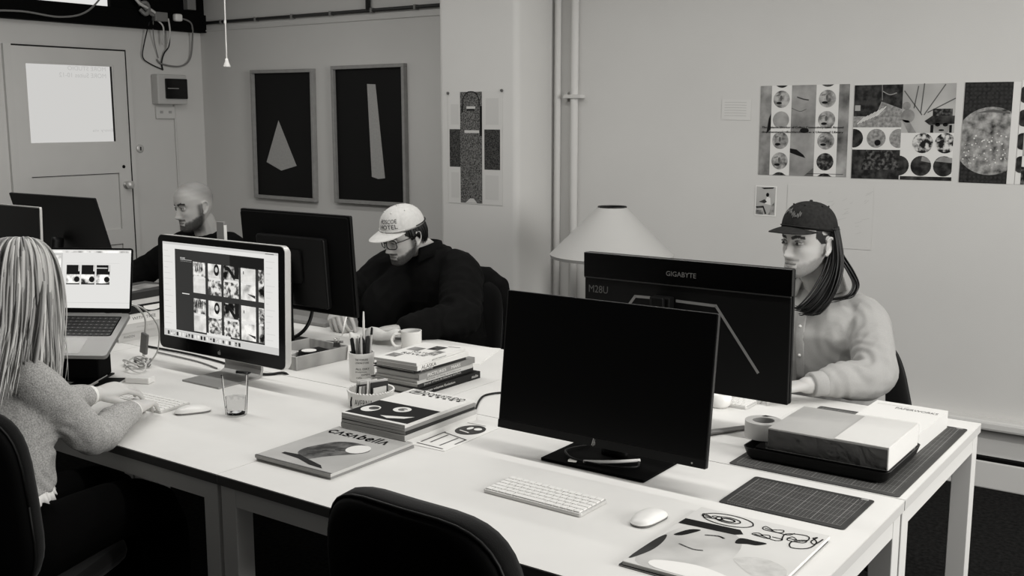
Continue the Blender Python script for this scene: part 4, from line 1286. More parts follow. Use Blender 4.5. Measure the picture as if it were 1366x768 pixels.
# flat magazine with the arch-roof picture
def casa_cover(p, w_, d_):
    p.rect(-w_ / 2, -d_ / 2, w_ / 2, d_ / 2, mat('magazine_grey', 178, 0.5, 0.3, noise=(6, 160, 3)), 1)
    # condensed hand lettering like the masthead
    x = -w_ / 2 + 0.012; y0 = d_ / 2 - 0.062; H = 0.034; m_ = M_ink; t_ = 0.0065; L_ = 4
    def cv(pts, w=t_): p.line(pts, w, m_, L_)
    adv = 0.0295
    def lam(x): cv([(x + 0.001, y0), (x + 0.011, y0 + H * .75)], t_); cv([(x + 0.011, y0 + H * .75), (x + 0.021, y0)], t_)
    cv([(x + 0.021, y0 + H * .68), (x + 0.011, y0 + H * .75), (x + 0.001, y0 + H * .4), (x + 0.010, y0 + 0.001), (x + 0.021, y0 + H * .12)]); x += adv * .95
    lam(x); x += adv * .95
    cv([(x + 0.019, y0 + H * .68), (x + 0.008, y0 + H * .72), (x + 0.003, y0 + H * .52), (x + 0.017, y0 + H * .28), (x + 0.012, y0 + 0.001), (x + 0.001, y0 + H * .1)]); x += adv * .85
    lam(x); x += adv
    cv([(x + 0.003, y0 + H * 1.05), (x + 0.003, y0)]); cv([(x + 0.003, y0 + H * .5), (x + 0.012, y0 + H * .68), (x + 0.020, y0 + H * .35), (x + 0.012, y0), (x + 0.003, y0 + H * .15)]); x += adv * .95
    cv([(x + 0.002, y0 + H * .38), (x + 0.020, y0 + H * .42), (x + 0.011, y0 + H * .72), (x + 0.002, y0 + H * .36), (x + 0.010, y0), (x + 0.020, y0 + H * .1)]); x += adv * .95
    cv([(x + 0.003, y0 + H * 1.05), (x + 0.003, y0)]); x += adv * .42
    cv([(x + 0.003, y0 + H * 1.05), (x + 0.003, y0)]); x += adv * .42
    lam(x)
    # boulder with pale disc and dark ground
    roc = mat('magazine_rock', 28, 0.5, 0.3, noise=(35, 110, 7, 0.4, 0.75))
    p.blob([(-0.055, -0.085), (0.0, -0.108), (0.022, -0.075), (0.045, -0.045), (0.085, 0.0), (0.095, 0.03), (0.07, 0.06), (0.03, 0.068), (-0.01, 0.062), (-0.04, 0.042), (-0.058, 0.0), (-0.07, -0.045)], roc, 2)
    for k in range(9):
        p.line([(-0.05 + 0.012 * k, -0.07 + 0.012 * k), (-0.02 + 0.012 * k, -0.05 + 0.010 * k)], 0.004, M_ink if k % 2 else M_ink2, 2.5)
    p.disc(0.058, 0.028, 0.033, M_sheetwhite, 3, ry=0.036)
    p.poly([(-0.09, -0.098), (-0.04, -0.092), (0.0, -0.105), (0.07, -0.125), (0.09, -0.142), (0.04, -0.138), (-0.02, -0.118), (-0.09, -0.11)], M_ink, 3)
    p.rect(-w_ / 2, -d_ / 2, w_ / 2, -d_ / 2 + 0.006, M_ink2, 3)


book('magazine', 'grey architecture magazine flat on the desk, picture of a boulder and pale disc', 'magazine', (-2.005, 1.985, DESK_Z + 0.0075), R(1), 0.275, 0.32, 0.008, C_pale, soft=True, cover_print=casa_cover, group='magazines on the front desk')
book('magazine', 'magazine underneath the boulder cover magazine', 'magazine', (-2.005, 1.99, DESK_Z), R(0), 0.275, 0.32, 0.007, C_grey, soft=True, group='magazines on the front desk')


def eyes_cover(p, w_, d_):
    p.rect(-w_ / 2 + 0.002, -d_ / 2 + 0.012, w_ / 2 - 0.002, 0.0, M_ink, 1)
    p.disc(-0.075, -0.085, 0.028, M_sheetwhite, 2, ry=0.032); p.disc(-0.068, -0.078, 0.016, M_ph_dark2, 3)
    p.disc(0.01, -0.045, 0.028, M_sheetwhite, 2, ry=0.026); p.disc(0.012, -0.045, 0.014, M_ph_dark2, 3); p.disc(0.022, -0.045, 0.005, M_sheetwhite, 4)
    p.poly([(-0.005, -0.125), (0.03, -0.136), (0.075, -0.115), (0.09, -0.085), (0.065, -0.10), (0.03, -0.112)], M_sheetwhite, 2)
    p.rect(-w_ / 2 + 0.004, 0.115, -w_ / 2 + 0.05, 0.155, M_sheetwhite, 3); p.line([(-0.098, 0.118), (-0.098, 0.152), (-0.062, 0.152), (-0.062, 0.118), (-0.098, 0.118)], 0.004, M_ink, 4)
    p.rect(-0.092, 0.124, -0.068, 0.146, M_ink2, 4)
    p.text('DOMUSTUDIO', -0.05, 0.122, 0.15, 0.026, M_ink, 4)
    for k in range(6):
        p.rect(-0.045 + k * 0.026, 0.112, -0.034 + k * 0.026, 0.12, M_ink, 4)


z = DESK_Z
G = 'magazines in the short stack'
mg = [('pale magazine at the bottom of the short stack', 0.018, C_white, 0.245, 0.33, 0.4), ('pale magazine second in the short stack', 0.014, C_pale, 0.24, 0.33, -0.4),
      ('dark edged magazine in the short stack', 0.010, C_dark, 0.238, 0.325, 0.8), ('grey magazine in the short stack', 0.009, C_grey, 0.238, 0.325, -0.6), ('black magazine with two white eyes on top of the short stack', 0.009, C_white, 0.235, 0.325, 0.5)]
for i, (lab, h_, cov, w_, d_, rz) in enumerate(mg):
    book('magazine', lab, 'magazine', (-2.015 + 0.002 * (i % 2), 2.302, z), R(1 + rz), w_, d_, h_, cov, soft=True, group=G, cover_print=eyes_cover if i == 4 else None)
    z += h_ + 0.0004

# leaflet
lf = thing('leaflet', 'white leaflet with a dark round face drawing beside the short stack', 'leaflet', (-1.845, 2.305, DESK_Z + 0.0004), R(2))
MB().box(-0.065, 0.062, -0.135, 0.135, 0, 0.001).build('paper', M_paper, lf)
p = Print()
m_ = C_dark
p.line([(-0.052, -0.115), (0.045, -0.122)], 0.006, M_ink2, 1); p.line([(-0.045, -0.10), (-0.045, 0.01)], 0.006, M_ink2, 1); p.line([(-0.045, 0.005), (0.05, -0.02)], 0.006, M_ink2, 1)
p.line([(0.02, -0.10), (0.022, -0.02)], 0.006, M_ink2, 1); p.line([(-0.02, -0.09), (-0.02, -0.01)], 0.006, M_ink2, 1); p.line([(0.05, -0.07), (0.05, -0.02)], 0.006, M_ink2, 1)
p.disc(0.005, 0.065, 0.043, C_dark, 1, ry=0.05); p.disc(0.02, 0.082, 0.012, M_paper, 2); p.disc(-0.005, 0.078, 0.008, M_paper, 2, ry=0.014); p.line([(-0.02, 0.048), (0.015, 0.04)], 0.005, M_paper, 2)
p.rect(-0.05, 0.118, 0.02, 0.124, M_ink3, 1)
p.build('print', lf, frame_matrix((0, 0, 0.001), (1, 0, 0), (0, 1, 0)))


# magazine at the front right corner
def face_cover(p, w_, d_):
    p.rect(-w_ / 2, -d_ / 2, w_ / 2, d_ / 2, mat('magazine_white', 212, 0.45, 0.35, noise=(5, 203, 3)), 1)
    skin = mat('magazine_face', 165, 0.45, 0.35, noise=(7, 208, 3))
    p.blob([(-0.13, -0.17), (-0.145, -0.08), (-0.14, 0.02), (-0.11, 0.075), (-0.03, 0.08), (0.015, 0.03), (0.025, -0.06), (-0.01, -0.14), (-0.07, -0.178)], skin, 2)
    p.poly([(-0.15, 0.065), (-0.148, 0.10), (-0.02, 0.105), (-0.005, 0.085), (-0.02, 0.072)], M_ink, 3)
    p.blob([(-0.148, -0.165), (-0.148, -0.05), (-0.14, -0.01), (-0.128, -0.05), (-0.128, -0.11)], mat('magazine_hair', 45, 0.5), 3)
    p.blob([(-0.128, 0.0), (-0.112, 0.045), (-0.09, 0.055), (-0.098, 0.03), (-0.112, 0.004)], M_ink, 3); p.line([(-0.07, 0.035), (-0.045, 0.045), (-0.03, 0.04)], 0.006, M_ink2, 3)
    p.blob([(0.0, 0.030), (-0.002, 0.062), (0.03, 0.066), (0.056, 0.066), (0.042, 0.045), (0.022, 0.040)], M_ink, 3); p.line([(-0.095, -0.04), (-0.06, -0.05), (-0.04, -0.045)], 0.005, M_ink2, 3)
    p.blob([(0.03, -0.04), (0.08, -0.01), (0.14, -0.04), (0.145, -0.12), (0.09, -0.10), (0.05, -0.07)], mat('magazine_grey2', 180, 0.5, noise=(40, 205, 5)), 2)
    p.blob([(-0.10, -0.145), (-0.02, -0.12), (0.06, -0.135), (0.12, -0.165), (0.06, -0.178), (-0.08, -0.178)], M_paper, 4)
    for r_ in (0.012, 0.022, 0.045):
        p.line([(-0.065 + r_ * 1.3 * math.cos(a * 0.52), 0.142 + 0.7 * r_ * math.sin(a * 0.52)) for a in range(13)], 0.003 if r_ > 0.02 else 0.004, M_ink, 5)
    random.seed(21)
    def scr(cx_, cy_, n, s_, w=0.0025):
        q = [(cx_, cy_)]
        for k in range(n):
            a = k * 1.9 + random.uniform(-0.4, 0.4); q.append((cx_ + k * s_ * 0.35 + s_ * math.cos(a), cy_ + 0.6 * s_ * math.sin(a)))
        p.line(q, w, M_ink, 5)
    scr(0.02, 0.145, 8, 0.02); scr(0.015, 0.10, 9, 0.018); scr(-0.12, 0.14, 7, 0.02); scr(0.08, 0.12, 6, 0.02)
    p.line([(0.075, 0.10), (0.07, 0.14), (0.11, 0.155), (0.12, 0.13), (0.095, 0.105), (0.105, 0.075), (0.135, 0.09), (0.14, 0.13), (0.125, 0.15)], 0.003, M_ink, 5)
    p.line([(0.125, 0.15), (0.132, 0.158), (0.128, 0.13), (0.14, 0.12), (0.145, 0.155)], 0.003, M_ink, 5)


book('magazine', 'magazine with a tilted pale face and looping black script, front right corner', 'magazine', (-0.862, 1.985, DESK_Z + 0.0045), R(0.5), 0.30, 0.37, 0.007, C_white, soft=True, cover_print=face_cover, group='magazines at the right corner')
book('magazine', 'dark edged magazine below the looping script cover', 'magazine', (-0.866, 1.98, DESK_Z), R(-0.5), 0.30, 0.37, 0.004, C_dark, soft=True, group='magazines at the right corner')


# cutting mats
def cutting_mat(label, loc, rz, w_, d_, g):
    t = thing('cutting_mat', label, 'cutting mat', loc, rz, 'cutting mats')
    MB().prism(rr(w_, d_, 0.008, 4), 0, 0.0025).build('mat', mat('cutting_mat_%d' % g, g, 0.6, 0.25, noise=(12, g + 12, 4)), t, bevel=0.0008)
    p = Print(0.0002)
    lm = mat('mat_grid_line', 128, 0.7)
    n = int((w_ - 0.03) / 0.01)
    for k in range(n + 1):
        x = -w_ / 2 + 0.015 + k * 0.01
        p.rect(x, -d_ / 2 + 0.018, x + (0.0009 if k % 5 else 0.0020), d_ / 2 - 0.015, lm, 1)
    n = int((d_ - 0.035) / 0.01)
    for k in range(n + 1):
        y = -d_ / 2 + 0.018 + k * 0.01
        p.rect(-w_ / 2 + 0.015, y, w_ / 2 - 0.015, y + (0.0009 if k % 5 else 0.0020), lm, 2)
    p.text('CUTTING MAT', -w_ / 2 + 0.02, -d_ / 2 + 0.005, 0.07, 0.006, lm, 2)
    p.rect(w_ / 2 - 0.03, d_ / 2 - 0.013, w_ / 2 - 0.012, d_ / 2 - 0.004, mat('mat_logo', 150, 0.7), 2)
    p.build('grid_lines', t, frame_matrix((0, 0, 0.0025), (1, 0, 0), (0, 1, 0)))
    return t


cutting_mat('small dark cutting mat with a grid beside the magazine corner', (-0.858, 2.358, DESK_Z), R(0), 0.30, 0.222, 48)
cutting_mat('large grey cutting mat under the black tray', (-0.888, 2.87, DESK_Z), R(0), 0.438, 0.69, 58)

# black tray with wrapped block, papers and tape
tr = thing('black_tray', 'shallow black tray under the wrapped block', 'tray', (-0.905, 2.735, DESK_Z + 0.003))
rings = []
for (s_, z) in ((0.92, 0.0), (0.96, 0.008), (1.0, 0.032), (0.985, 0.032), (0.95, 0.012), (0.3, 0.010)):
    rings.append([(q[0], q[1], z) for q in rr(0.385 * s_, 0.31 * s_, 0.025 * s_, 5)])
MB().loft(rings).build('tray_body', mat('tray_black', 7, 0.4, 0.3), tr, smooth=True, auto=40)
MB().prism(rr(0.33, 0.26, 0.01, 3), 0.0108, 0.030).build('lid_insert', M_blackmatte, tr)
ZB = DESK_Z + 0.003 + 0.032
wp = thing('wrapped_block', 'film wrapped block of paper lying on the black tray', 'package', (-0.878, 2.735, ZB + 0.0005), R(0))
MB().box(-0.155, 0.155, -0.13, 0.13, 0.0, 0.052, ).build('dark_core', mat('dark_core', 5, 0.4, 0.2, noise=(20, 14, 4)), wp)
MB().box(-0.155, 0.155, -0.13, 0.13, 0.0522, 0.056).build('grey_card', mat('grey_card', 172, 0.6, 0.25), wp)
MB().box(0.02, 0.1555, -0.1305, 0.1305, 0.0562, 0.0585).build('pale_card', M_paper2, wp)
MB().box(0.1552, 0.158, -0.131, 0.131, 0.0, 0.0585).build('white_side', M_paper, wp)
wr = []
for (s_, z) in ((1.01, -0.0003), (1.02, 0.02), (1.02, 0.055), (1.0, 0.0605), (0.9, 0.061)):
    wr.append([(q[0], q[1], z) for q in rr(0.318 * s_, 0.266 * s_, 0.006, 3)])
MB().loft(wr, cap=True).build('wrapping_film', film_mat('clear_film'), wp, smooth=True, auto=40)
wb = book('paper_pack', 'white boxed ream of paper behind the wrapped block', 'paper pack', (-0.828, 3.035, DESK_Z + 0.003), R(-1), 0.205, 0.325, 0.05, C_white, soft=True, pages=M_paper,
          cover_print=lambda p, a, b_: (p.text('PAPERWORKS', -0.03, 0.095, 0.12, 0.020, M_ink, 1), p.text('archival sheets a4', -0.09, 0.125, 0.09, 0.008, M_ink3, 1)))
tp = thing('tape_roll', 'roll of pale tape leaning at the black tray', 'tape', (-1.085, 2.70, DESK_Z + 0.036), R(0))
MB().lathe([(0.030, 0), (0.050, 0), (0.050, 0.045), (0.030, 0.045), (0.030, 0)], 32).build('tape', mat('tape_pale', 185, 0.35, 0.4), tp, smooth=True, auto=30)
MB().lathe([(0.0285, 0.001), (0.030, 0.001), (0.030, 0.044), (0.0285, 0.044), (0.0285, 0.001)], 32).build('core', C_grey, tp, smooth=True, auto=30)
p = Print()
p.poly([(-0.02, 0.032), (-0.005, 0.036), (0.005, 0.048), (-0.015, 0.049)], M_ink, 1); p.poly([(0.01, -0.04), (0.03, -0.03), (0.025, -0.035)], M_ink, 1)
p.build('tape_print', tp, frame_matrix((0, 0, 0.045), (1, 0, 0), (0, 1, 0)))

# ------------------------------------------------------------------ pen cup, bowl, wooden tray, mug, paper sheet
cup = thing('pen_cup', 'white printed pen cup crowded with pens', 'cup', (-2.515, 2.628, DESK_Z))
MB().lathe([(0.0, 0.0), (0.040, 0.0), (0.043, 0.004), (0.044, 0.098), (0.0445, 0.100), (0.040, 0.100), (0.039, 0.006), (0.0, 0.005)], 32).build('cup_body', M_white, cup, smooth=True, auto=40)
p = MB(); pm = []
def wrap_text(s_, a0, z0, wdt, hgt, r_):
    v, f, x0, x1, y0, y1 = text_mesh(s_)
    out = []
    for q in v:
        a = a0 + (q[0] - x0) / (x1 - x0) * wdt / r_; zz = z0 + (q[1] - y0) / (y1 - y0) * hgt
        out.append((r_ * math.sin(a), -r_ * math.cos(a), zz))
    p.add(out, f)
for (s_, a0, z0, wdt, hgt) in (('THE WORKERS', 0.25, 0.078, 0.045, 0.006), ('UNION STORE', 0.25, 0.067, 0.048, 0.006), ('ALL DAY', 0.25, 0.046, 0.05, 0.006), ('BRUNSWICK', 0.25, 0.036, 0.04, 0.004), ('OPEN', 0.7, 0.026, 0.03, 0.005), ('cafe', 0.3, 0.016, 0.02, 0.005)):
    wrap_text(s_, a0, z0, wdt, hgt, 0.0446)
p.build('printed_lettering', M_ink, cup)
random.seed(13)
pens = [(-0.030, -0.006, 'black', 0.165), (-0.022, 0.012, 'white', 0.15), (-0.016, -0.018, 'black', 0.150), (-0.006, 0.006, 'grey', 0.148), (0.0, -0.016, 'grey', 0.150), (0.006, 0.014, 'grey', 0.152), (0.012, -0.008, 'dark', 0.150),
        (0.018, 0.008, 'dark', 0.157), (0.026, -0.004, 'dark', 0.160), (0.029, 0.010, 'pale', 0.188), (-0.010, 0.022, 'white', 0.235), (0.018, -0.020, 'pale', 0.168)]
pm_ = {'black': C_black, 'white': M_white, 'grey': C_grey, 'dark': C_dark, 'pale': C_pale}
word = {'black': 'black', 'white': 'white', 'grey': 'grey', 'dark': 'dark grey', 'pale': 'pale'}
pos_w = ['leftmost', 'second from the left', 'front left', 'left of the middle', 'front middle', 'back middle', 'right of the middle', 'back right', 'front right', 'rightmost tall', 'tallest, behind the others', 'thin one at the front right']
for i, (dx, dy, c_, ln) in enumerate(pens):
    top = Vector((dx * 1.35, dy * 1.3, ln)); bot = Vector((dx * 0.75, dy * 0.75, 0.008))
    t = thing('pen', '%s pen in the printed cup, %s' % (word[c_], pos_w[i]), 'pen', (-2.515, 2.628, DESK_Z), 0, 'pens in the printed cup')
    r_ = 0.0068 if i not in (9, 10, 11) else 0.0040
    MB().tube([bot, bot.lerp(top, 0.55), bot.lerp(top, 0.86)], r_, 10).build('barrel', pm_[c_], t, smooth=True, auto=40)
    MB().tube([bot.lerp(top, 0.86), bot.lerp(top, 0.97), top], [r_ * 1.08, r_ * 1.05, r_ * 0.75], 10).build('cap', C_black if c_ != 'black' else M_paper, t, smooth=True, auto=40) if i % 3 == 0 else \
        MB().tube([bot.lerp(top, 0.86), top], [r_ * 0.95, r_ * 0.6], 10).build('cap', pm_[c_], t, smooth=True, auto=40)
bw_ = thing('paper_pot', 'white ribbed pot with grey lettering, filled with folded cards', 'pot', (-2.265, 2.405, DESK_Z))
prof = [(0.0, 0.0), (0.064, 0.0), (0.070, 0.004), (0.073, 0.045), (0.074, 0.052), (0.069, 0.052), (0.066, 0.008), (0.0, 0.006)]
MB().lathe(prof, 40).build('pot_body', M_white, bw_, smooth=True, auto=40)
for k in range(44):
    a = 2 * math.pi * k / 44
    MB().ball((0.0715 * math.cos(a), 0.0715 * math.sin(a), 0.052), 0.0042, nu=6, nv=4).build('rim_bead', M_white, bw_, smooth=True)
p = MB()
wrap_text('AVERNA', -0.02, 0.016, 0.062, 0.019, 0.0725)
p.build('lettering', M_ink2, bw_)
p = MB(); p.tube([(0.0716 * math.sin(-0.3), -0.0716 * math.cos(-0.3), 0.008), (0.0725 * math.sin(-0.28), -0.0725 * math.cos(-0.28), 0.024), (0.0725 * math.sin(-0.2), -0.0725 * math.cos(-0.2), 0.04)], 0.0025, 5).build('mark', M_ink, bw_)
random.seed(17)
for k in range(11):
    a = random.uniform(-0.12, 0.12)
    h_ = random.uniform(0.05, 0.072); wd = 0.048 - abs(k - 5) * 0.004
    o = MB().box(-wd, wd, -0.0012, 0.0012, 0, h_).build('card', [M_paper2, C_grey, M_paper, C_pale, C_dark][k % 5], None, (-2.265 - 0.040 + 0.008 * k, 2.405 + 0.006 * math.sin(k), DESK_Z + 0.012), (R(8 - k), R(3), R(82) + a))
    tag(o, 'folded card in the ribbed white pot, %s' % ['far left', 'second from left', 'third from left', 'fourth from left', 'left of centre', 'centre', 'right of centre', 'fourth from right', 'third from right', 'second from right', 'far right'][k], 'card', 'folded cards in the white pot')

# wooden tray box with odds and ends
wt = thing('wooden_tray', 'open pale wooden box beside the pen cup', 'box', (-2.905, 2.725, DESK_Z), R(-4))
M_wood = mat('pale_wood', 172, 0.6, 0.25, wave=(9, 155, 4.0, (0, 0, R(20))))
W_, D_, H_ = 0.235, 0.26, 0.050
for (a0, a1, c0, c1) in ((-W_ / 2, W_ / 2, -D_ / 2, -D_ / 2 + 0.009), (-W_ / 2, W_ / 2, D_ / 2 - 0.009, D_ / 2), (-W_ / 2, -W_ / 2 + 0.009, -D_ / 2 + 0.009, D_ / 2 - 0.009), (W_ / 2 - 0.009, W_ / 2, -D_ / 2 + 0.009, D_ / 2 - 0.009)):
    MB().box(a0, a1, c0, c1, 0, H_).build('side', M_wood, wt, bevel=0.001)
MB().box(-W_ / 2 + 0.009, W_ / 2 - 0.009, -D_ / 2 + 0.009, D_ / 2 - 0.009, 0, 0.006).build('bottom', M_wood, wt)
o = MB().lathe([(0.012, 0), (0.038, 0), (0.038, 0.018), (0.012, 0.018), (0.012, 0)], 24).build('tape_roll', C_black, None, (-2.865, 2.715, DESK_Z + 0.026), smooth=True, auto=30); tag(o, 'black tape roll in the wooden box', 'tape')
o2 = MB().lathe([(0.013, 0.0182), (0.028, 0.0182), (0.028, 0.0192), (0.013, 0.0192)], 20).build('label_ring', M_paper, o)
o = MB().box(-0.05, 0.05, -0.03, 0.03, 0, 0.032).build('card_box', C_pale, None, (-2.945, 2.665, DESK_Z + 0.0065), (0, 0, R(20)), bevel=0.002); tag(o, 'small pale card box in the wooden box', 'box')
o = MB().box(-0.045, 0.045, -0.04, 0.04, 0, 0.022).build('dark_case', C_black, None, (-2.90, 2.79, DESK_Z + 0.0065), (0, 0, R(-8)), bevel=0.003); tag(o, 'flat black case at the back of the wooden box', 'case')
o = MB().box(-0.05, 0.05, -0.018, 0.018, 0, 0.018).build('stapler', C_black, None, (-2.865, 2.715, DESK_Z + 0.0065), (0, 0, R(70)), bevel=0.004); tag(o, 'black stapler below the tape in the wooden box', 'stapler')
bc = thing('binder_clip', 'small silver binder clip on the rim of the wooden box', 'clip', (-2.805, 2.80, DESK_Z + 0.0505), R(20))
MB().add([(-0.012, -0.008, 0), (0.012, -0.008, 0), (0.012, 0.008, 0), (-0.012, 0.008, 0), (-0.012, 0, 0.016), (0.012, 0, 0.016)], [(0, 1, 5, 4), (2, 3, 4, 5), (0, 4, 3), (1, 2, 5), (0, 3, 2, 1)]).build('clip_body', C_dark, bc)
for s_ in (-1, 1):
    MB().tube([(-0.006, 0, 0.015), (-0.008, s_ * 0.006, 0.032), (0.008, s_ * 0.006, 0.032), (0.006, 0, 0.015)], 0.0014, 6).build('wire_loop', M_chrome, bc)
o = MB().box(-0.008, 0.008, -0.0015, 0.0015, 0, 0.055).build('tag_card', M_paper, None, (-2.770, 2.825, DESK_Z), (0, R(8), R(80))); tag(o, 'small white tag standing against the wooden box', 'tag')
cable('pen_on_desk', [(-3.06, 2.99, DESK_Z + 0.005), (-3.0, 3.03, DESK_Z + 0.005)], 0.005, M_aludark, 'grey pen lying on the desk behind the wooden box', 'pen')

mg_ = thing('mug', 'white coffee mug beside the man in the pale cap', 'mug', (-2.685, 3.085, DESK_Z))
MB().lathe([(0.0, 0.0), (0.036, 0.0), (0.039, 0.004), (0.040, 0.078), (0.0405, 0.080), (0.037, 0.080), (0.035, 0.008), (0.0, 0.006)], 32).build('mug_body', M_white, mg_, smooth=True, auto=40)
MB().lathe([(0.0, 0.066), (0.0365, 0.066), (0.0365, 0.0665), (0.0, 0.0668)], 24).build('coffee', C_dark, mg_)
MB().tube(catmull([(-0.030, -0.024, 0.064), (-0.050, -0.040, 0.066), (-0.060, -0.048, 0.045), (-0.050, -0.040, 0.020), (-0.030, -0.024, 0.018)], 5), 0.0055, 8).build('handle', M_white, mg_, smooth=True)

sh = thing('curled_paper', 'pale curled sheet of paper under the hands of the man in the pale cap', 'paper', (-2.87, 3.13, DESK_Z + 0.001), R(12))
rows = []
for i in range(7):
    v = i / 6.0
    rows.append([(-0.075 + 0.15 * (k / 8.0), -0.05 + v * 0.10, 0.004 + 0.058 * math.sin(math.pi * (0.12 + 0.76 * v)) * (0.85 + 0.15 * math.sin(k * 1.1))) for k in range(9)])
mb = MB()
v_ = [q for r_ in rows for q in r_]; n9 = 9
fc = [(i * n9 + k, i * n9 + k + 1, (i + 1) * n9 + k + 1, (i + 1) * n9 + k) for i in range(6) for k in range(8)]
mb.add(v_, fc)
o = mb.build('sheet', M_paper2, sh, smooth=True); o.modifiers.new('thick', 'SOLIDIFY').thickness = 0.0012
o = MB().box(-0.10, 0.10, -0.13, 0.13, 0, 0.0012).build('loose_paper', M_paper, None, (-3.05, 3.05, DESK_Z), (0, 0, R(-15))); tag(o, 'flat white sheet on the desk under his writing hand', 'paper')
pn = thing('pen', 'white pen held by the man in the pale cap', 'pen', (-3.10, 3.15, DESK_Z))
MB().tube([(0.02, -0.045, 0.006), (0.015, -0.03, 0.035), (-0.005, 0.03, 0.13)], [0.0015, 0.0042, 0.0042], 8).build('barrel', M_white, pn, smooth=True)
o = MB().box(-0.10, 0.10, -0.14, 0.14, 0, 0.0014).build('loose_paper', M_paper, None, (-2.47, 3.15, DESK_Z), (0, 0, R(20))); tag(o, 'blank sheet on the desk behind the central books', 'paper')
o = MB().box(-0.13, 0.13, -0.04, 0.04, 0, 0.018).build('grey_keyboard_rest', C_grey, None, (-3.42, 3.255, DESK_Z), (0, 0, 0), bevel=0.004); tag(o, 'grey wrist rest at the desk edge under the monitor of the pale-capped man', 'wrist rest')

# ------------------------------------------------------------------ lamp behind the monitors
lm = thing('floor_lamp', 'lamp with a wide pale conical shade behind the black monitors', 'lamp', (-2.572, 4.42, 0))
M_shade = mat('lamp_shade_paper', 176, 0.8, 0.15, bump=(60, 0.1, 0.003))
pro = [(0.292, 0.972), (0.297, 0.987), (0.068, 1.213), (0.066, 1.213), (0.290, 0.986), (0.290, 0.973)]
MB().lathe(pro + [pro[0]], 64).build('lamp_shade', M_shade, lm, smooth=True, auto=30)
MB().lathe([(0.0665, 1.211), (0.0695, 1.211), (0.0695, 1.217), (0.0665, 1.217), (0.0665, 1.211)], 40).build('shade_rim', C_dark, lm)
MB().lathe([(0.012, 0.03), (0.012, 1.10), (0.02, 1.12), (0.02, 1.16), (0, 1.16)], 16).build('pole', M_alu, lm, smooth=True, auto=40)
MB().lathe([(0.15, 0), (0.15, 0.02), (0.02, 0.035), (0.0, 0.035)], 32).build('base', M_alu, lm, smooth=True, auto=40)
MB().ball((0, 0, 1.10), 0.03).build('bulb', M_white, lm, smooth=True)
for k in range(3):
    a = R(120 * k)
    MB().tube([(0, 0, 1.15), (0.072 * math.cos(a), 0.072 * math.sin(a), 1.212)], 0.002, 5).build('shade_spoke', M_alu, lm)
hx = thing('panel_heater', 'grey ribbed heater standing by the wall below the lamp shade', 'heater', (-2.55, 4.80, 0))
MB().box(-0.32, 0.32, -0.02, 0.02, 0.1, 0.86).build('heater_core', C_grey, hx, bevel=0.006)
for k in range(22):
    MB().box(-0.315, 0.315, -0.032, -0.02, 0.13 + k * 0.033, 0.15 + k * 0.033).build('rib', M_white, hx)
for s_ in (-1, 1):
    MB().box(s_ * 0.25 - 0.02, s_ * 0.25 + 0.02, -0.10, 0.10, 0, 0.1).build('foot', C_grey, hx)

# ------------------------------------------------------------------ people
def remeshed(mb, voxel, smooth_it=2, fac=0.5, disp=None):
    """one continuous surface from overlapping closed volumes"""
    me = mb.mesh('tmp')
    bm = bmesh.new(); bm.from_mesh(me); bmesh.ops.recalc_face_normals(bm, faces=bm.faces); bm.to_mesh(me); bm.free()
    o = bpy.data.objects.new('tmp', me); COL.objects.link(o)
    r = o.modifiers.new('r', 'REMESH'); r.mode = 'VOXEL'; r.voxel_size = voxel; r.use_smooth_shade = True
    s_ = o.modifiers.new('s', 'SMOOTH'); s_.factor = fac; s_.iterations = smooth_it
    dg = bpy.context.evaluated_depsgraph_get()
    out = bpy.data.meshes.new_from_object(o.evaluated_get(dg))
    bpy.data.objects.remove(o, do_unlink=True); bpy.data.meshes.remove(me)
    if disp:
        n = len(out.vertices)
        co = np.empty(n * 3); out.vertices.foreach_get('co', co); co = co.reshape(-1, 3)
        no = np.array([v.normal[:] for v in out.vertices])
        d = np.array([disp(Vector(c)) for c in co])
        co = co + no * d[:, None]
        out.vertices.foreach_set('co', co.ravel()); out.update()
    out.polygons.foreach_set('use_smooth', [True] * len(out.polygons))
    return out


def obj_from(me, name, m, parent):
    me.materials.clear(); me.materials.append(m)
    o = bpy.data.objects.new(name, me); COL.objects.link(o)
    # geometry was made in world space; store relative to the parent
    if parent is not None:
        me.transform(Matrix.Translation(-Vector(parent.location)))
        o.parent = parent
    return o


def built(mb, name, m, parent, **k):
    """MB in world space -> child of parent (parent unrotated)"""
    p = Vector(parent.location)
    mb.v = [tuple(Vector(v) - p) for v in mb.v]
    return mb.build(name, m, parent, **k)


def interp(tab, z, c):
    zs = [t[0] for t in tab]; vs = [t[c] for t in tab]
    return float(np.interp(z, zs, vs))


HEAD = [  # z, half width, front, back
    (-0.122, 0.010, 0.064, -0.046), (-0.117, 0.026, 0.080, -0.030), (-0.105, 0.040, 0.089, 0.000), (-0.090, 0.049, 0.089, 0.028), (-0.072, 0.056, 0.086, 0.050),
    (-0.055, 0.061, 0.087, 0.066), (-0.035, 0.066, 0.087, 0.080), (-0.010, 0.070, 0.084, 0.092), (0.010, 0.073, 0.087, 0.098), (0.035, 0.0755, 0.091, 0.101),
    (0.060, 0.0735, 0.085, 0.096), (0.080, 0.066, 0.074, 0.084), (0.097, 0.052, 0.056, 0.066), (0.110, 0.032, 0.033, 0.042), (0.116, 0.012, 0.012, 0.016), (0.1175, 0.002, 0.002, 0.003)]


def g2(x, z, cx, cz, sx, sz):
    return math.exp(-((x - cx) / sx) ** 2 - ((z - cz) / sz) ** 2)


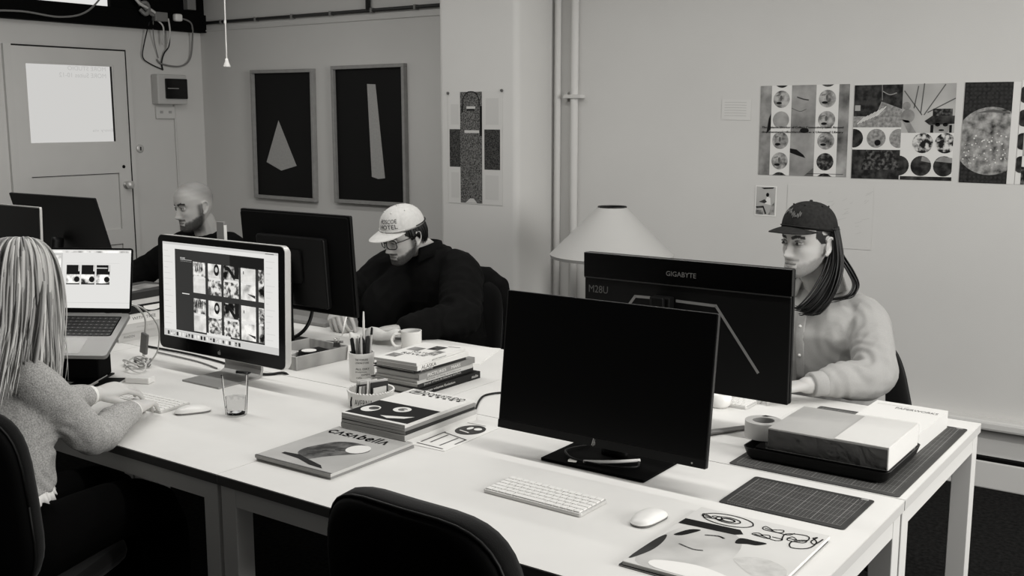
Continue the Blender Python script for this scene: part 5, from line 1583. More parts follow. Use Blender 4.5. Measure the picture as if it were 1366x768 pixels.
def face_disp(x, z, big_nose=1.0):
    d = 0.0
    # nose ridge
    t = np.interp(z, [-0.056, -0.048, -0.040, -0.02, 0.0, 0.014], [0, 0.017, 0.026, 0.017, 0.008, 0.0])
    s_ = np.interp(z, [-0.05, -0.035, 0.0], [0.011, 0.0085, 0.0075])
    d += big_nose * t * math.exp(-(x / s_) ** 2)
    for s in (-1, 1):
        d += 0.009 * g2(x, z, s * 0.0125, -0.0435, 0.006, 0.006)          # wings
        d -= 0.0125 * g2(x, z, s * 0.031, 0.001, 0.017, 0.010)            # sockets
        d += 0.0050 * g2(x, z, s * 0.030, 0.019, 0.022, 0.007)            # brows
        d += 0.0050 * g2(x, z, s * 0.046, -0.024, 0.018, 0.014)           # cheekbones
        d -= 0.0040 * g2(x, z, s * 0.040, -0.058, 0.014, 0.018)           # cheek hollow
    d += 0.0055 * g2(x, z, 0, -0.0655, 0.020, 0.0045)
    d += 0.0060 * g2(x, z, 0, -0.0775, 0.018, 0.0050)
    d -= 0.0030 * g2(x, z, 0, -0.0715, 0.022, 0.0022)
    d -= 0.0030 * g2(x, z, 0, -0.088, 0.020, 0.005)
    d += 0.0050 * g2(x, z, 0, -0.104, 0.018, 0.010)
    return d


def add_head(mb, M, sc=1.0, nose=1.0):
    nz, na = 64, 72
    v = []; f = []
    for i in range(nz + 1):
        z = -0.122 + 0.2395 * i / nz
        w_, fr_, bk_ = interp(HEAD, z, 1), interp(HEAD, z, 2), interp(HEAD, z, 3)
        yc = (bk_ - fr_) / 2; hd = (bk_ + fr_) / 2
        for k in range(na):
            a = 2 * math.pi * k / na
            e = 0.88
            sx = math.copysign(abs(math.sin(a)) ** e, math.sin(a)); cy = math.copysign(abs(math.cos(a)) ** e, math.cos(a))
            x = w_ * sx; y = yc - hd * cy
            if cy > 0:
                y -= face_disp(x, z, nose) * min(1.0, cy * 1.6)
            v.append((x * sc, y * sc, z * sc))
    for i in range(nz):
        for k in range(na):
            k2 = (k + 1) % na
            f.append((i * na + k, i * na + k2, (i + 1) * na + k2, (i + 1) * na + k))
    f.append(list(range(na))[::-1]); f.append([nz * na + k for k in range(na)])
    mb.add(v, f, M=M)
    # ears: rim plus bowl
    for s in (-1, 1):
        E_ = M @ Matrix.Scale(sc, 4) @ Matrix.Translation((s * 0.074, 0.014, -0.012)) @ Matrix.Rotation(R(-12), 4, 'X') @ Matrix.Rotation(s * R(22), 4, 'Z')
        rim = [(0, -0.010, -0.028), (s * .004, -0.002, -0.034), (s * 0.007, 0.008, -0.024), (s * 0.010, 0.017, -0.004), (s * 0.011, 0.018, 0.014), (s * 0.010, 0.008, 0.027), (s * 0.006, -0.006, 0.027), (0, -0.012, 0.014)]
        mb.tube([E_ @ p for p in catmull(rim, 4)], 0.0042, 8)
        mb.ball((s * 0.001, 0.002, 0.0), 0.004, 0.015, 0.027, nu=14, nv=8, M=E_)
        mb.ball((s * 0.004, 0.001, -0.027), 0.005, 0.008, 0.009, nu=10, nv=6, M=E_)


def head_matrix(c, d, pitch=0.0, roll=0.0):
    th = math.atan2(d[0], -d[1])
    return Matrix.Translation(c) @ Matrix.Rotation(th, 4, 'Z') @ Matrix.Rotation(R(pitch), 4, 'X') @ Matrix.Rotation(R(roll), 4, 'Y')


def add_hand(mb, W, direction, up, side, curl=(25, 35, 25), sc=1.0, thumb=(35, -18), spread=4.0, each=None):
    x = Vector(direction).normalized(); z = Vector(up); z = (z - x * z.dot(x)).normalized(); y = z.cross(x)
    M = Matrix(((x.x, y.x, z.x, W[0]), (x.y, y.y, z.y, W[1]), (x.z, y.z, z.z, W[2]), (0, 0, 0, 1))) @ Matrix.Scale(sc, 4)
    s = 1 if side == 'R' else -1
    rings = []
    for (xx, hw, ht, oy) in ((-0.02, 0.026, 0.019, 0), (0.0, 0.027, 0.018, 0), (0.03, 0.036, 0.016, 0.002), (0.06, 0.041, 0.0145, 0.0), (0.085, 0.041, 0.0125, 0.0), (0.098, 0.037, 0.009, 0.0)):
        rings.append([(xx, oy * s + hw * math.copysign(abs(math.cos(a)) ** 0.8, math.cos(a)), ht * math.copysign(abs(math.sin(a)) ** 0.8, math.sin(a))) for a in [2 * math.pi * k / 16 for k in range(16)]])
    mb.loft(rings, M=M)
    F_ = [(0.090, 0.0305, (0.043, 0.026, 0.021)), (0.095, 0.0105, (0.047, 0.029, 0.022)), (0.091, -0.0100, (0.043, 0.027, 0.021)), (0.082, -0.0295, (0.034, 0.020, 0.018))]
    for i, (bx, by, ln) in enumerate(F_):
        c_ = each[i] if each else curl
        yaw_ = R(spread * (1.5 - i)) * s
        p = Vector((bx - 0.012, by * s, 0.0)); pts = [p]; ang_ = R(6)
        pts.append(Vector((bx, by * s, 0.0)))
        for j in range(3):
            ang_ += R(c_[j])
            dvec = Vector((math.cos(ang_) * math.cos(yaw_), math.cos(ang_) * math.sin(yaw_), -math.sin(ang_)))
            pts.append(pts[-1] + dvec * ln[j])
        mb.limb([M @ q for q in pts], [0.0095 * sc, 0.0095 * sc, 0.0085 * sc, 0.0078 * sc, 0.0064 * sc], per=3, n=10)
    a = R(thumb[0]); e = R(thumb[1])
    p0 = Vector((0.016, 0.022 * s, -0.006)); p1 = p0 + Vector((math.cos(a), s * math.sin(a), math.sin(e))) * 0.036
    p2 = p1 + Vector((math.cos(a * 0.7), s * math.sin(a * 0.7), math.sin(e * 1.1))) * 0.032
    p3 = p2 + Vector((math.cos(a * 0.3), s * math.sin(a * 0.3), math.sin(e * 1.2))) * 0.027
    mb.limb([M @ q for q in (p0, p1, p2, p3)], [0.014 * sc, 0.0115 * sc, 0.0100 * sc, 0.0078 * sc], per=4, n=10)


def ring_pts(c, right, fwd, hw, hd, n=28, e=0.85):
    c = Vector(c)
    return [c + right * (hw * math.copysign(abs(math.cos(a)) ** e, math.cos(a))) + fwd * (hd * math.copysign(abs(math.sin(a)) ** e, math.sin(a))) for a in [2 * math.pi * k / n for k in range(n)]]


def fold_noise(amp, f1=9.0, elbow=None, amp2=0.0, stretch=(1, 1, 1.0)):
    def fn(c):
        q = Vector((c.x * stretch[0], c.y * stretch[1], c.z * stretch[2]))
        a = mnoise.noise(q * f1)
        b = 1.0 - 2.2 * abs(mnoise.noise(q * f1 * 1.9 + Vector((3.1, 7.7, 1.3))))
        d = amp * (0.7 * a + 0.5 * b)
        if elbow:
            for (p, rad) in elbow:
                w_ = math.exp(-((c - Vector(p)).length / rad) ** 2)
                if w_ > 0.02:
                    r_ = (c - Vector(p)).length
                    b2 = math.cos(6.283 * r_ / 0.034 + 3.2 * mnoise.noise(c * 13)) * (0.55 + 0.9 * max(0.0, mnoise.noise(c * 17 + Vector((4, 1, 2)))))
                    d += amp2 * w_ * b2
        return d
    return fn


def skin_tone(me, Mh, base, fn, sc=1.0):
    """per-vertex tone: fn(x,y,z, base) in head space"""
    inv = Mh.inverted()
    n = len(me.vertices)
    at = me.color_attributes.new('tone', 'FLOAT_COLOR', 'POINT')
    buf = np.empty((n, 4))
    for i, v in enumerate(me.vertices):
        q = inv @ v.co
        g = base
        if q.length < 0.24 * sc:
            g = fn(q.x / sc, q.y / sc, q.z / sc, base)
        l = lin(g)
        buf[i] = (l, l * 0.985, l * 0.955, 1)
    at.data.foreach_set('color', buf.ravel())


def common_face(x, y, z, g, beard=0.0, beard_g=60, brow_g=45, lip=0.86, moust=1.0, scalp=None, burn=None):
    nz_ = mnoise.noise(Vector((x, y, z)) * 220) * 0.5 + 0.5
    front = y < -0.045
    if front and 0.011 < abs(x) < 0.052:
        zc = 0.0175 + 0.006 * math.exp(-((abs(x) - 0.034) / 0.014) ** 2)
        if abs(z - zc) < 0.0055:
            g = brow_g + 20 * nz_
    if front and abs(x) < 0.025 and -0.0815 < z < -0.0625 - 0.0:
        if abs(z + 0.0715) < 0.0015: return g * 0.45
        if abs(x) < 0.024 * (1 - ((z + 0.0715) / 0.0105) ** 2) + 0.002:
            return g * lip
    if beard > 0 and z < 0.012 and y < 0.03:
        # upper edge of the beard runs from the mouth corner to the front of the ear
        t_ = min(max((y + 0.078) / 0.072, 0.0), 1.0)
        edge = -0.066 + 0.030 * t_ ** 1.3 + 0.004 * (mnoise.noise(Vector((x, y, z)) * 90))
        b = min(max((edge - z) / 0.016, 0.0), 1.0)
        if abs(x) < 0.027 and z > -0.084 and front:
            b = 0.0
        if abs(x) < 0.033 and front:
            b = max(b, moust * math.exp(-((z + 0.0575) / 0.0045) ** 2))
        if abs(x) < 0.012 and front and -0.092 < z < -0.083:
            b = max(b, 0.8)
        side_ = math.exp(-((y + 0.006) / 0.012) ** 2)
        if abs(x) > 0.055 and z > edge - 0.01:
            b = max(b, 0.75 * side_ * min(1.0, max(0.0, (0.012 - z) / 0.012)))
        if y > 0.0: b *= max(0.0, 1 - y / 0.022)
        if z < -0.122: b *= max(0.0, 1 - (-0.122 - z) / 0.022)
        b *= beard * (0.70 + 0.30 * nz_)
        g = g + (beard_g - g) * b
    if burn is not None and 0.052 < abs(x) < 0.0745 and -0.036 < y < 0.032 and z > -0.004 + 0.9 * max(0.0, -y - 0.012):
        g = burn + 12 * nz_
    if scalp is not None:
        hl = 0.066 - 0.10 * max(0.0, (y + 0.06)) / 0.16
        if z > hl and not (front and z < 0.06) and abs(x) < 0.0765:
            w_ = min(1.0, (z - hl) / scalp[2]) * scalp[1]
            g = g + (scalp[0] - g) * w_ * (0.8 + 0.2 * nz_)
    return g


def eyes(parent, Mh, sc=1.0, look=(0, 0), open_=1.0, lid_m=None):
    for s in (-1, 1):
        c = Vector((s * 0.031, -0.0705, 0.001)) * sc
        ball = MB().ball((0, 0, 0), 0.0118 * sc, nu=16, nv=10, M=Mh @ Matrix.Translation(c))
        e = built(ball, 'eye', mat('eye_white', 185, 0.25, 0.5), parent, smooth=True)
        dirv = Vector((look[0], -1, look[1])).normalized()
        ic = c + dirv * 0.0098 * sc
        iris = MB().ball((0, 0, 0), 0.0056 * sc, 0.0030 * sc, 0.0056 * sc, nu=14, nv=8, M=Mh @ Matrix.Translation(ic))
        p = Vector(parent.location)
        iris.v = [tuple(Vector(v) - p) for v in iris.v]
        iris.build('iris', mat('dark_iris', 18, 0.15, 0.5), e, smooth=True)
        # lids
        lid = MB()
        for (z0, th) in ((0.0062, 0.0030), (-0.0068, 0.0022)):
            pts = [Mh @ (c + Vector((sc * 0.0155 * math.cos(a), -sc * (0.0118 * math.sin(a) * 0.95 + 0.0005), sc * z0 * (0.35 + 0.65 * math.sin(a))))) for a in [math.pi * (0.06 + 0.88 * k / 8) for k in range(9)]]
            lid.tube(pts, th * sc, 6)
        built(lid, 'eyelids', lid_m, parent, smooth=True)


def cap_hat(parent, Mh, m, sc=1.0, brim_len=0.068, tilt=4.0, rise=0.0, text=None, scrib=False, strap=None):
    C_ = Mh @ Matrix.Scale(sc, 4) @ Matrix.Translation((0, 0.004, 0.036 + rise)) @ Matrix.Rotation(R(tilt), 4, 'X')
    rx, ryf, ryb, hz = 0.0835, 0.100, 0.108, 0.090

    def dome(a, e, off=0.0):
        # a: azimuth (0 = front, -Y), e: elevation 0..pi/2
        ry = ryf if math.cos(a) > 0 else ryb
        ce = math.cos(e) ** 0.80; se = math.sin(e) ** 0.92
        groove = -0.0012 * math.exp(-((math.sin(3 * a)) / 0.10) ** 2) * (1 if e > 0.12 else 0)
        r_ = 1.0 + (off + groove) / 0.09
        zlow = -0.012 * (1 - math.cos(a)) * 0.5 * (1 - e / (math.pi / 2))
        return Vector((rx * ce * math.sin(a) * r_, -ry * ce * math.cos(a) * r_, hz * se * r_ + zlow))
    mb = MB(); na, ne = 96, 18
    v = []; f = []
    for i in range(ne + 1):
        for k in range(na):
            v.append(dome(2 * math.pi * k / na, (math.pi / 2 - 0.03) * i / ne))
    for i in range(ne):
        for k in range(na):
            k2 = (k + 1) % na; f.append((i * na + k, i * na + k2, (i + 1) * na + k2, (i + 1) * na + k))
    f.append([ne * na + k for k in range(na)])
    # inner lip
    b = len(v)
    for k in range(na):
        v.append(dome(2 * math.pi * k / na, 0.0, -0.004) + Vector((0, 0, 0.02)))
    for k in range(na):
        k2 = (k + 1) % na; f.append((k, b + k, b + k2, k2))
    mb.add(v, f, M=C_)
    crown = built(mb, 'cap_crown', m, parent, smooth=True)
    crown['label'] = 'six panel crown of the baseball cap'
    mb = MB().ball((0, 0.0, hz + 0.001), 0.006, 0.006, 0.004, nu=12, nv=6, M=C_)
    built(mb, 'cap_button', m, parent, smooth=True)
    el = MB()
    for k in range(6):
        a = R(30 + 60 * k)
        q = dome(a, 1.0, 0.0015)
        el.ball(q, 0.0032, nu=8, nv=5, M=C_)
    built(el, 'cap_eyelets', m, parent, smooth=True)
    # brim
    mb = MB(); nu, nv = 28, 8; top = []; A = R(68)
    for j in range(nv + 1):
        t = j / nv
        for i in range(nu + 1):
            a = -A + 2 * A * i / nu
            base_ = dome(a, 0.03, 0.0005)
            L_ = brim_len * (math.cos(a / A * math.pi / 2) ** 0.55)
            x = base_.x * (1 + 0.06 * t * (1 - abs(a) / A)); y = base_.y - L_ * t
            z = 0.004 - 0.30 * (x / 0.08) ** 2 * 0.042 - 0.16 * L_ * t - 0.10 * L_ * t * t
            top.append(Vector((x, y, z)))
    nn = nu + 1
    f = [(j * nn + i, j * nn + i + 1, (j + 1) * nn + i + 1, (j + 1) * nn + i) for j in range(nv) for i in range(nu)]
    low = [q - Vector((0, 0, 0.0035)) for q in top]; b = len(top)
    f2 = [[q + b for q in g][::-1] for g in f]
    edge = [i for i in range(nn)] + [j * nn + nu for j in range(1, nv + 1)] + [nv * nn + i for i in range(nu - 1, -1, -1)] + [j * nn for j in range(nv - 1, 0, -1)]
    f3 = [(edge[i], edge[(i + 1) % len(edge)], edge[(i + 1) % len(edge)] + b, edge[i] + b) for i in range(len(edge))]
    mb.add(top + low, f + f2 + f3, M=C_)
    built(mb, 'cap_brim', m, parent, smooth=True, auto=50)
    sm = MB()
    sm.tube([C_ @ (dome(-A + 2 * A * k / 24, 0.03, 0.002) + Vector((0, 0, 0.004))) for k in range(25)], 0.0022 * sc, 6)
    built(sm, 'cap_seam', m, parent, smooth=True)
    if strap is not None:
        st_ = MB()
        pts = [dome(R(100 + 160 * k / 20), 0.08, 0.001) for k in range(21)]
        st_.tube([C_ @ q for q in pts], 0.007 * sc, 6, flat=0.25, up=(0, 0, 1))
        built(st_, 'cap_strap', strap, parent, smooth=True)
    mb = MB()
    if text:
        mt, rows, a0, da = text
        for r_i, s_ in enumerate(rows):
            v, f, x0, x1, y0, y1 = text_mesh(s_)
            e0 = 0.66 - r_i * 0.26
            out = [dome(-(a0 + (q[0] - x0) / (x1 - x0) * da) * -1, e0 - 0.22 + (q[1] - y0) / (y1 - y0) * 0.20, 0.0018) for q in v]
            mb.add(out, f, M=C_)
        built(mb, 'cap_lettering', mt, parent, fix=False)
    if scrib:
        random.seed(4)
        q = []
        for k in range(26):
            a = -0.42 + 0.92 * k / 25; e = 0.52 + (0.18 if k % 2 else -0.10) * (0.6 + 0.4 * math.sin(k * 0.9)) + 0.1 * math.sin(k * 0.25)
            q.append(C_ @ dome(a, e, 0.0018))
        mb.tube(catmull(q, 3), 0.0011 * sc, 5)
        built(mb, 'cap_lettering', mat('grey_thread', 105, 0.7), parent, smooth=True)


def strands(mb, guides, n, jit, width, seed=1, wave=0.004, per=5, flat=0.45, M=None, taper=True, lmin=0.86):
    """clumps of hair interpolated between neighbouring guide curves"""
    random.seed(seed)
    for k in range(n):
        g = random.uniform(0, len(guides) - 1.001); i = int(g); t = g - i
        A, B_ = guides[i], guides[i + 1]
        off = Vector((random.gauss(0, jit), random.gauss(0, jit), random.gauss(0, jit * 0.6)))
        ph = random.uniform(0, 6.28); L_ = random.uniform(lmin, 1.0)
        pts = []
        m = len(A)
        for j in range(m):
            s_ = j / (m - 1)
            q = Vector(A[j]).lerp(Vector(B_[j]), t) + off * (0.25 + 0.75 * s_)
            q += Vector((math.sin(ph + s_ * 7), math.cos(ph * 1.3 + s_ * 6), 0)) * wave * s_
            pts.append(q)
        cut = max(2, int(round((m - 1) * L_)))
        P = catmull(pts[:cut + 1], per)
        if M is not None:
            P = [M @ q for q in P]
        w0 = width * random.uniform(0.6, 1.3)
        N_ = len(P)
        rs = [w0 * (0.75 + 0.5 * math.sin(math.pi * min(1, (i_ + 1) / N_))) * (1 - 0.85 * (i_ / (N_ - 1)) ** 4 if taper else 1) for i_ in range(N_)]
        mb.tube(P, rs, 5, flat=flat)


M_skin = tone_mat('skin')
M_lid = mat('eyelid_skin', 128, 0.5, 0.3)


def torso_rings(mb, rings, right, fwd):
    mb.loft([ring_pts(c, right, fwd, hw, hd) for (c, hw, hd) in rings])


def frame_dir(d):
    f = Vector((d[0], d[1], 0)).normalized()
    return f.cross(Vector((0, 0, 1))), f          # right, forward


# ---- man with the black cap (right)
pr_ = thing('person', 'long haired person in a black cap and pale grey shirt at the right monitor', 'person', (-1.26, 3.68, 0.0))
Hc = (-1.287, 3.535, 1.222); Hd = (-0.40, -0.92)
Mh = head_matrix(Hc, Hd, 2, 0)
right, fwd = frame_dir((-0.10, -1))
body = MB()
add_head(body, Mh, 1.0, 1.15)
nb = Vector((-1.265, 3.61, 1.045))
body.limb([Vector(Hc) + Vector((0, 0.02, -0.04)), Vector(Hc) + Vector((0.012, 0.048, -0.105)), nb, nb + Vector((0, 0.02, -0.06))], [0.056, 0.055, 0.062, 0.08])
torso_rings(body, [((-1.25, 3.69, 0.53), 0.10, 0.08), ((-1.25, 3.70, 0.65), 0.14, 0.10), ((-1.26, 3.655, 0.85), 0.165, 0.11), ((-1.265, 3.635, 0.97), 0.16, 0.09), ((-1.265, 3.625, 1.03), 0.09, 0.06)], right, fwd)
LS, LE, LW_ = Vector((-1.110, 3.62, 0.955)), Vector((-1.030, 3.435, 0.800)), Vector((-1.165, 3.24, 0.795))
RS, RE, RW_ = Vector((-1.425, 3.60, 0.955)), Vector((-1.50, 3.41, 0.805)), Vector((-1.43, 3.20, 0.785))
body.limb([LS, LE, LW_], [0.048, 0.040, 0.027]); body.limb([RS, RE, RW_], [0.048, 0.040, 0.027])
add_hand(body, LW_, (-0.75, -0.62, -0.10), (0, 0, 1), 'L', curl=(10, 18, 12), sc=0.98)
add_hand(body, RW_, (0.15, -1, -0.08), (0, 0, 1), 'R', curl=(10, 18, 12), sc=0.98)
for s in (-1, 1):
    body.limb([(-1.25 + s * 0.09, 3.66, 0.53), (-1.25 + s * 0.12, 3.28, 0.52), (-1.25 + s * 0.12, 3.26, 0.09), (-1.25 + s * 0.13, 3.13, 0.04)], [0.055, 0.050, 0.040, 0.033])
me = remeshed(body, 0.0034, 2, 0.4)
skin_tone(me, Mh, 182, lambda x, y, z, g: common_face(x, y, z, g, beard=0.5, beard_g=75, brow_g=38, lip=0.80, moust=0.9, scalp=(14, 1.0, 0.01), burn=16))
obj_from(me, 'body', M_skin, pr_)
eyes(pr_, Mh, look=(-0.15, -0.12), lid_m=M_lid)
cap_hat(pr_, Mh, mat('black_cotton', 34, 0.9, 0.1, noise=(90, 46, 5), bump=(700, 0.3, 0.002)), brim_len=0.066, tilt=-5, rise=0.008, scrib=True, strap=C_dark)
# shirt
sh_m = mat('pale_grey_cotton', 166, 0.9, 0.12, noise=(500, 156, 3), bump=(900, 0.25, 0.002))
cl = MB()
torso_rings(cl, [((-1.25, 3.70, 0.47), 0.205, 0.145), ((-1.25, 3.69, 0.62), 0.20, 0.145), ((-1.255, 3.66, 0.78), 0.205, 0.15), ((-1.26, 3.635, 0.90), 0.21, 0.145), ((-1.265, 3.625, 0.975), 0.17, 0.115), ((-1.265, 3.622, 1.025), 0.115, 0.080), ((-1.265, 3.622, 1.055), 0.075, 0.066)], right, fwd)
cl.limb([nb + Vector((0.06, 0.02, -0.035)), LS + Vector((0, 0, 0.0)), (LS + LE) / 2 + Vector((0.02, 0.0, 0.0)), LE + Vector((0.01, 0.01, 0.0)), (LE + LW_) / 2 + Vector((0, 0, 0.002)), LW_.lerp(LE, 0.34)], [0.05, 0.074, 0.072, 0.068, 0.054, 0.045])
cl.limb([nb + Vector((-0.06, 0.02, -0.035)), RS, (RS + RE) / 2 + Vector((-0.02, 0, 0)), RE, (RE + RW_) / 2, RW_.lerp(RE, 0.12)], [0.05, 0.074, 0.072, 0.068, 0.056, 0.044])
me = remeshed(cl, 0.0055, 8, 0.5, fold_noise(0.0075, 10.5, [(LE + Vector((-0.03, -0.02, 0.03)), 0.11), (LS + Vector((-0.03, -0.06, -0.05)), 0.08)], 0.006, stretch=(1, 1, 0.42)))
shirt = obj_from(me, 'shirt', sh_m, pr_)
# cuff
cf = MB()
ax = (LW_ - LE).normalized()
cf.tube([LW_ - ax * 0.095, LW_ - ax * 0.09, LW_ - ax * 0.02, LW_ - ax * 0.015, LW_ - ax * 0.018], [0.036, 0.0415, 0.040, 0.037, 0.028], 24)
built(cf, 'cuff', sh_m, pr_, smooth=True)
# collar and t-shirt
def collar(parent, c, right, fwd, m, r0=0.064, h=0.040, flap=0.048, open_=28, name='collar', drop=0.030, pt=0.03):
    n = 36; rows = [[], [], [], []]
    for k in range(n + 1):
        a = R(180 + open_) + R(360 - 2 * open_) * k / n      # from front one side round the back
        dvec = fwd * math.cos(a - math.pi) * 1.0 + right * math.sin(a - math.pi)
        fr_ = max(0.0, math.cos(a - math.pi))                 # 1 at the front
        dz = -drop * fr_ ** 1.5
        up_ = Vector((0, 0, 1))
        rows[0].append(c + dvec * r0 + up_ * (dz - 0.01))
        rows[1].append(c + dvec * (r0 + 0.001) + up_ * (h + dz * 0.9))
        rows[2].append(c + dvec * (r0 + 0.009) + up_ * (h - 0.003 + dz * 0.9))
        tip = fr_ ** 6
        rows[3].append(c + dvec * (r0 + 0.026 + 0.012 * tip) + up_ * (h - flap + dz * 0.6 - pt * tip))
    mb = MB(); v = [q for r_ in rows for q in r_]; nn = n + 1
    mb.add(v, [(j * nn + i, j * nn + i + 1, (j + 1) * nn + i + 1, (j + 1) * nn + i) for j in range(3) for i in range(n)])
    o = built(mb, name, m, parent, smooth=True)
    o.modifiers.new('thick', 'SOLIDIFY').thickness = 0.003
    return o
collar(pr_, nb + Vector((0, 0.004, 0.015)), right, fwd, sh_m, r0=0.069)
ts = MB(); ts.limb([nb + Vector((0.0, 0.01, -0.06)), nb + Vector((0, 0.004, 0.0)), nb + Vector((0.0, -0.002, 0.018))], [0.08, 0.070, 0.064])
built(ts, 'tshirt_neck', mat('tshirt_cotton', 200, 0.9, 0.1), pr_, smooth=True)
from mathutils.bvhtree import BVHTree
bv = BVHTree.FromPolygons([v.co[:] for v in shirt.data.vertices], [list(p.vertices) for p in shirt.data.polygons])
base = Vector(pr_.location)
plk = []
for k in range(9):
    z = 1.0 - 0.034 * k
    hit = bv.ray_cast(Vector((-1.285, 3.0, z)) - base, Vector((0, 1, 0)))
    if hit[0] is not None:
        plk.append(hit[0] + hit[1] * 0.002)
if len(plk) > 3:
    mb = MB(); mb.tube(plk, 0.016, 8, flat=0.14, up=(0, -1, 0)); mb.build('placket', sh_m, pr_, smooth=True)
    for q in plk[2::3]:
        mb = MB().ball(q + Vector((0, -0.004, 0)), 0.0055, 0.003, 0.0055, nu=10, nv=6); mb.build('button', M_paper, pr_, smooth=True)
# trousers
def trousers(parent, hip, knees, ankles, feet, m, hipw=0.16):
    mb = MB()
    mb.ball(hip, hipw, 0.14, 0.11, nu=20, nv=12)
    for kx, an, ft, s in zip(knees, ankles, feet, (-1, 1)):
        mb.limb([Vector(hip) + Vector((s * 0.08, 0, 0)), kx, an], [0.095, 0.075, 0.058])
    me_ = remeshed(mb, 0.010, 5)
    obj_from(me_, 'trousers', m, parent)
    for ft, an in zip(feet, ankles):
        mb = MB(); an = Vector(an); ft = Vector(ft)
        mb.limb([an + Vector((0, 0, -0.02)), an.lerp(ft, 0.5) + Vector((0, 0, -0.02)), ft], [0.045, 0.045, 0.04])
        o = obj_from(remeshed(mb, 0.008, 3), 'shoe', M_blackmatte, parent)
M_trs = mat('black_trousers', 5, 0.95, 0.05, bump=(200, 0.3, 0.003))
trousers(pr_, (-1.25, 3.67, 0.545), [(-1.37, 3.27, 0.52), (-1.13, 3.27, 0.52)], [(-1.37, 3.25, 0.10), (-1.13, 3.25, 0.10)], [(-1.38, 3.10, 0.045), (-1.12, 3.10, 0.045)], M_trs)
# long dark hair
hair_m = mat('dark_brown_hair', 6, 0.4, 0.35, island=22)
hr = MB()
side = []
for (x, y) in ((0.072, 0.03), (0.076, 0.040), (0.070, 0.062), (0.055, 0.082), (0.02, 0.100)):
    side.append([(x, y, 0.045), (x * 1.12, y + 0.004, -0.01), (x * 1.20, y + 0.004, -0.07), (x * 1.18 + 0.004, y * 0.8 - 0.004, -0.13), (x * 1.05 + 0.005, y * 0.4 - 0.012, -0.19), (x * 0.85, y * 0.2 - 0.040, -0.232), (x * 0.55, y * 0.2 - 0.055, -0.235)])
side[0] = [(0.066, 0.038, 0.03), (0.072, 0.042, -0.01), (0.076, 0.040, -0.05), (0.078, 0.016, -0.11), (0.070, -0.030, -0.175), (0.050, -0.072, -0.215), (0.022, -0.088, -0.212)]
strands(hr, side, 240, 0.009, 0.0060, seed=2, wave=0.005, M=Mh)
loop = [[(0.070, 0.035, 0.01), (0.082, 0.06, -0.05), (0.105, 0.085, -0.105), (0.130, 0.085, -0.145), (0.130, 0.060, -0.178), (0.100, 0.030, -0.190), (0.070, 0.0, -0.20)],
        [(0.060, 0.06, 0.01), (0.078, 0.085, -0.05), (0.100, 0.11, -0.110), (0.120, 0.11, -0.155), (0.118, 0.085, -0.185), (0.090, 0.05, -0.20), (0.06, 0.02, -0.215)]]
strands(hr, loop, 26, 0.006, 0.0042, seed=5, wave=0.003, M=Mh)
other = []
for (x, y) in ((-0.070, -0.002), (-0.076, 0.02), (-0.07, 0.055), (-0.045, 0.088), (0.0, 0.102), (0.035, 0.094)):
    other.append([(x, y, 0.045), (x * 1.08, y + 0.006, -0.01), (x * 1.15, y + 0.012, -0.07), (x * 1.2, y + 0.016, -0.13), (x * 1.2, y + 0.010, -0.19), (x * 1.1, y, -0.23)])
strands(hr, other, 120, 0.008, 0.0052, seed=8, wave=0.005, M=Mh)
o = built(hr, 'hair', hair_m, pr_, smooth=True); o['label'] = 'long dark hair falling over the shoulder'

# ---- man with the pale cap (middle)
pm = thing('person', 'bearded person in glasses, pale cap and black jacket bent over the desk', 'person', (-3.04, 3.66, 0.0))
Hc = (-3.070, 3.485, 1.135); Hd = (-0.26, -0.96)
Mh = head_matrix(Hc, Hd, 20, 4)
right, fwd = frame_dir((-0.05, -1))
body = MB()
add_head(body, Mh, 1.0, 1.05)
nb = Vector((-3.035, 3.61, 1.03))
body.limb([Vector(Hc) + Vector((0.0, 0.035, -0.02)), Vector(Hc) + Vector((0.012, 0.085, -0.06)), nb, nb + Vector((0, 0.02, -0.06))], [0.056, 0.057, 0.062, 0.08])
torso_rings(body, [((-3.03, 3.69, 0.53), 0.10, 0.08), ((-3.03, 3.70, 0.65), 0.14, 0.10), ((-3.035, 3.665, 0.83), 0.165, 0.11), ((-3.035, 3.64, 0.95), 0.16, 0.09), ((-3.035, 3.625, 1.01), 0.09, 0.06)], right, fwd)
LS, LE, LW_ = Vector((-2.855, 3.61, 0.955)), Vector((-2.735, 3.42, 0.795)), Vector((-2.84, 3.215, 0.790))
RS, RE, RW_ = Vector((-3.215, 3.60, 0.955)), Vector((-3.36, 3.43, 0.815)), Vector((-3.225, 3.245, 0.835))
body.limb([LS, LE, LW_], [0.048, 0.040, 0.027]); body.limb([RS, RE, RW_], [0.048, 0.040, 0.027])
add_hand(body, LW_, (-0.85, -0.5, -0.10), (0, 0, 1), 'L', curl=(8, 16, 12), sc=1.0)
add_hand(body, RW_, (0.42, -0.66, -0.28), (-0.42, 0.05, 0.9), 'R', each=[(42, 50, 25), (48, 48, 22), (50, 45, 22), (52, 45, 20)], sc=1.05, thumb=(24, -48), spread=2)
for s in (-1, 1):
    body.limb([(-3.03 + s * 0.09, 3.66, 0.53), (-3.03 + s * 0.12, 3.28, 0.52), (-3.03 + s * 0.12, 3.26, 0.09), (-3.03 + s * 0.13, 3.13, 0.04)], [0.055, 0.050, 0.040, 0.033])
me = remeshed(body, 0.0034, 2, 0.4)
skin_tone(me, Mh, 178, lambda x, y, z, g: common_face(x, y, z, g, beard=1.0, beard_g=44, brow_g=40, lip=0.80, moust=1.0, scalp=(20, 1.0, 0.012), burn=18))
obj_from(me, 'body', M_skin, pm)
eyes(pm, Mh, look=(0, -0.45), lid_m=M_lid)
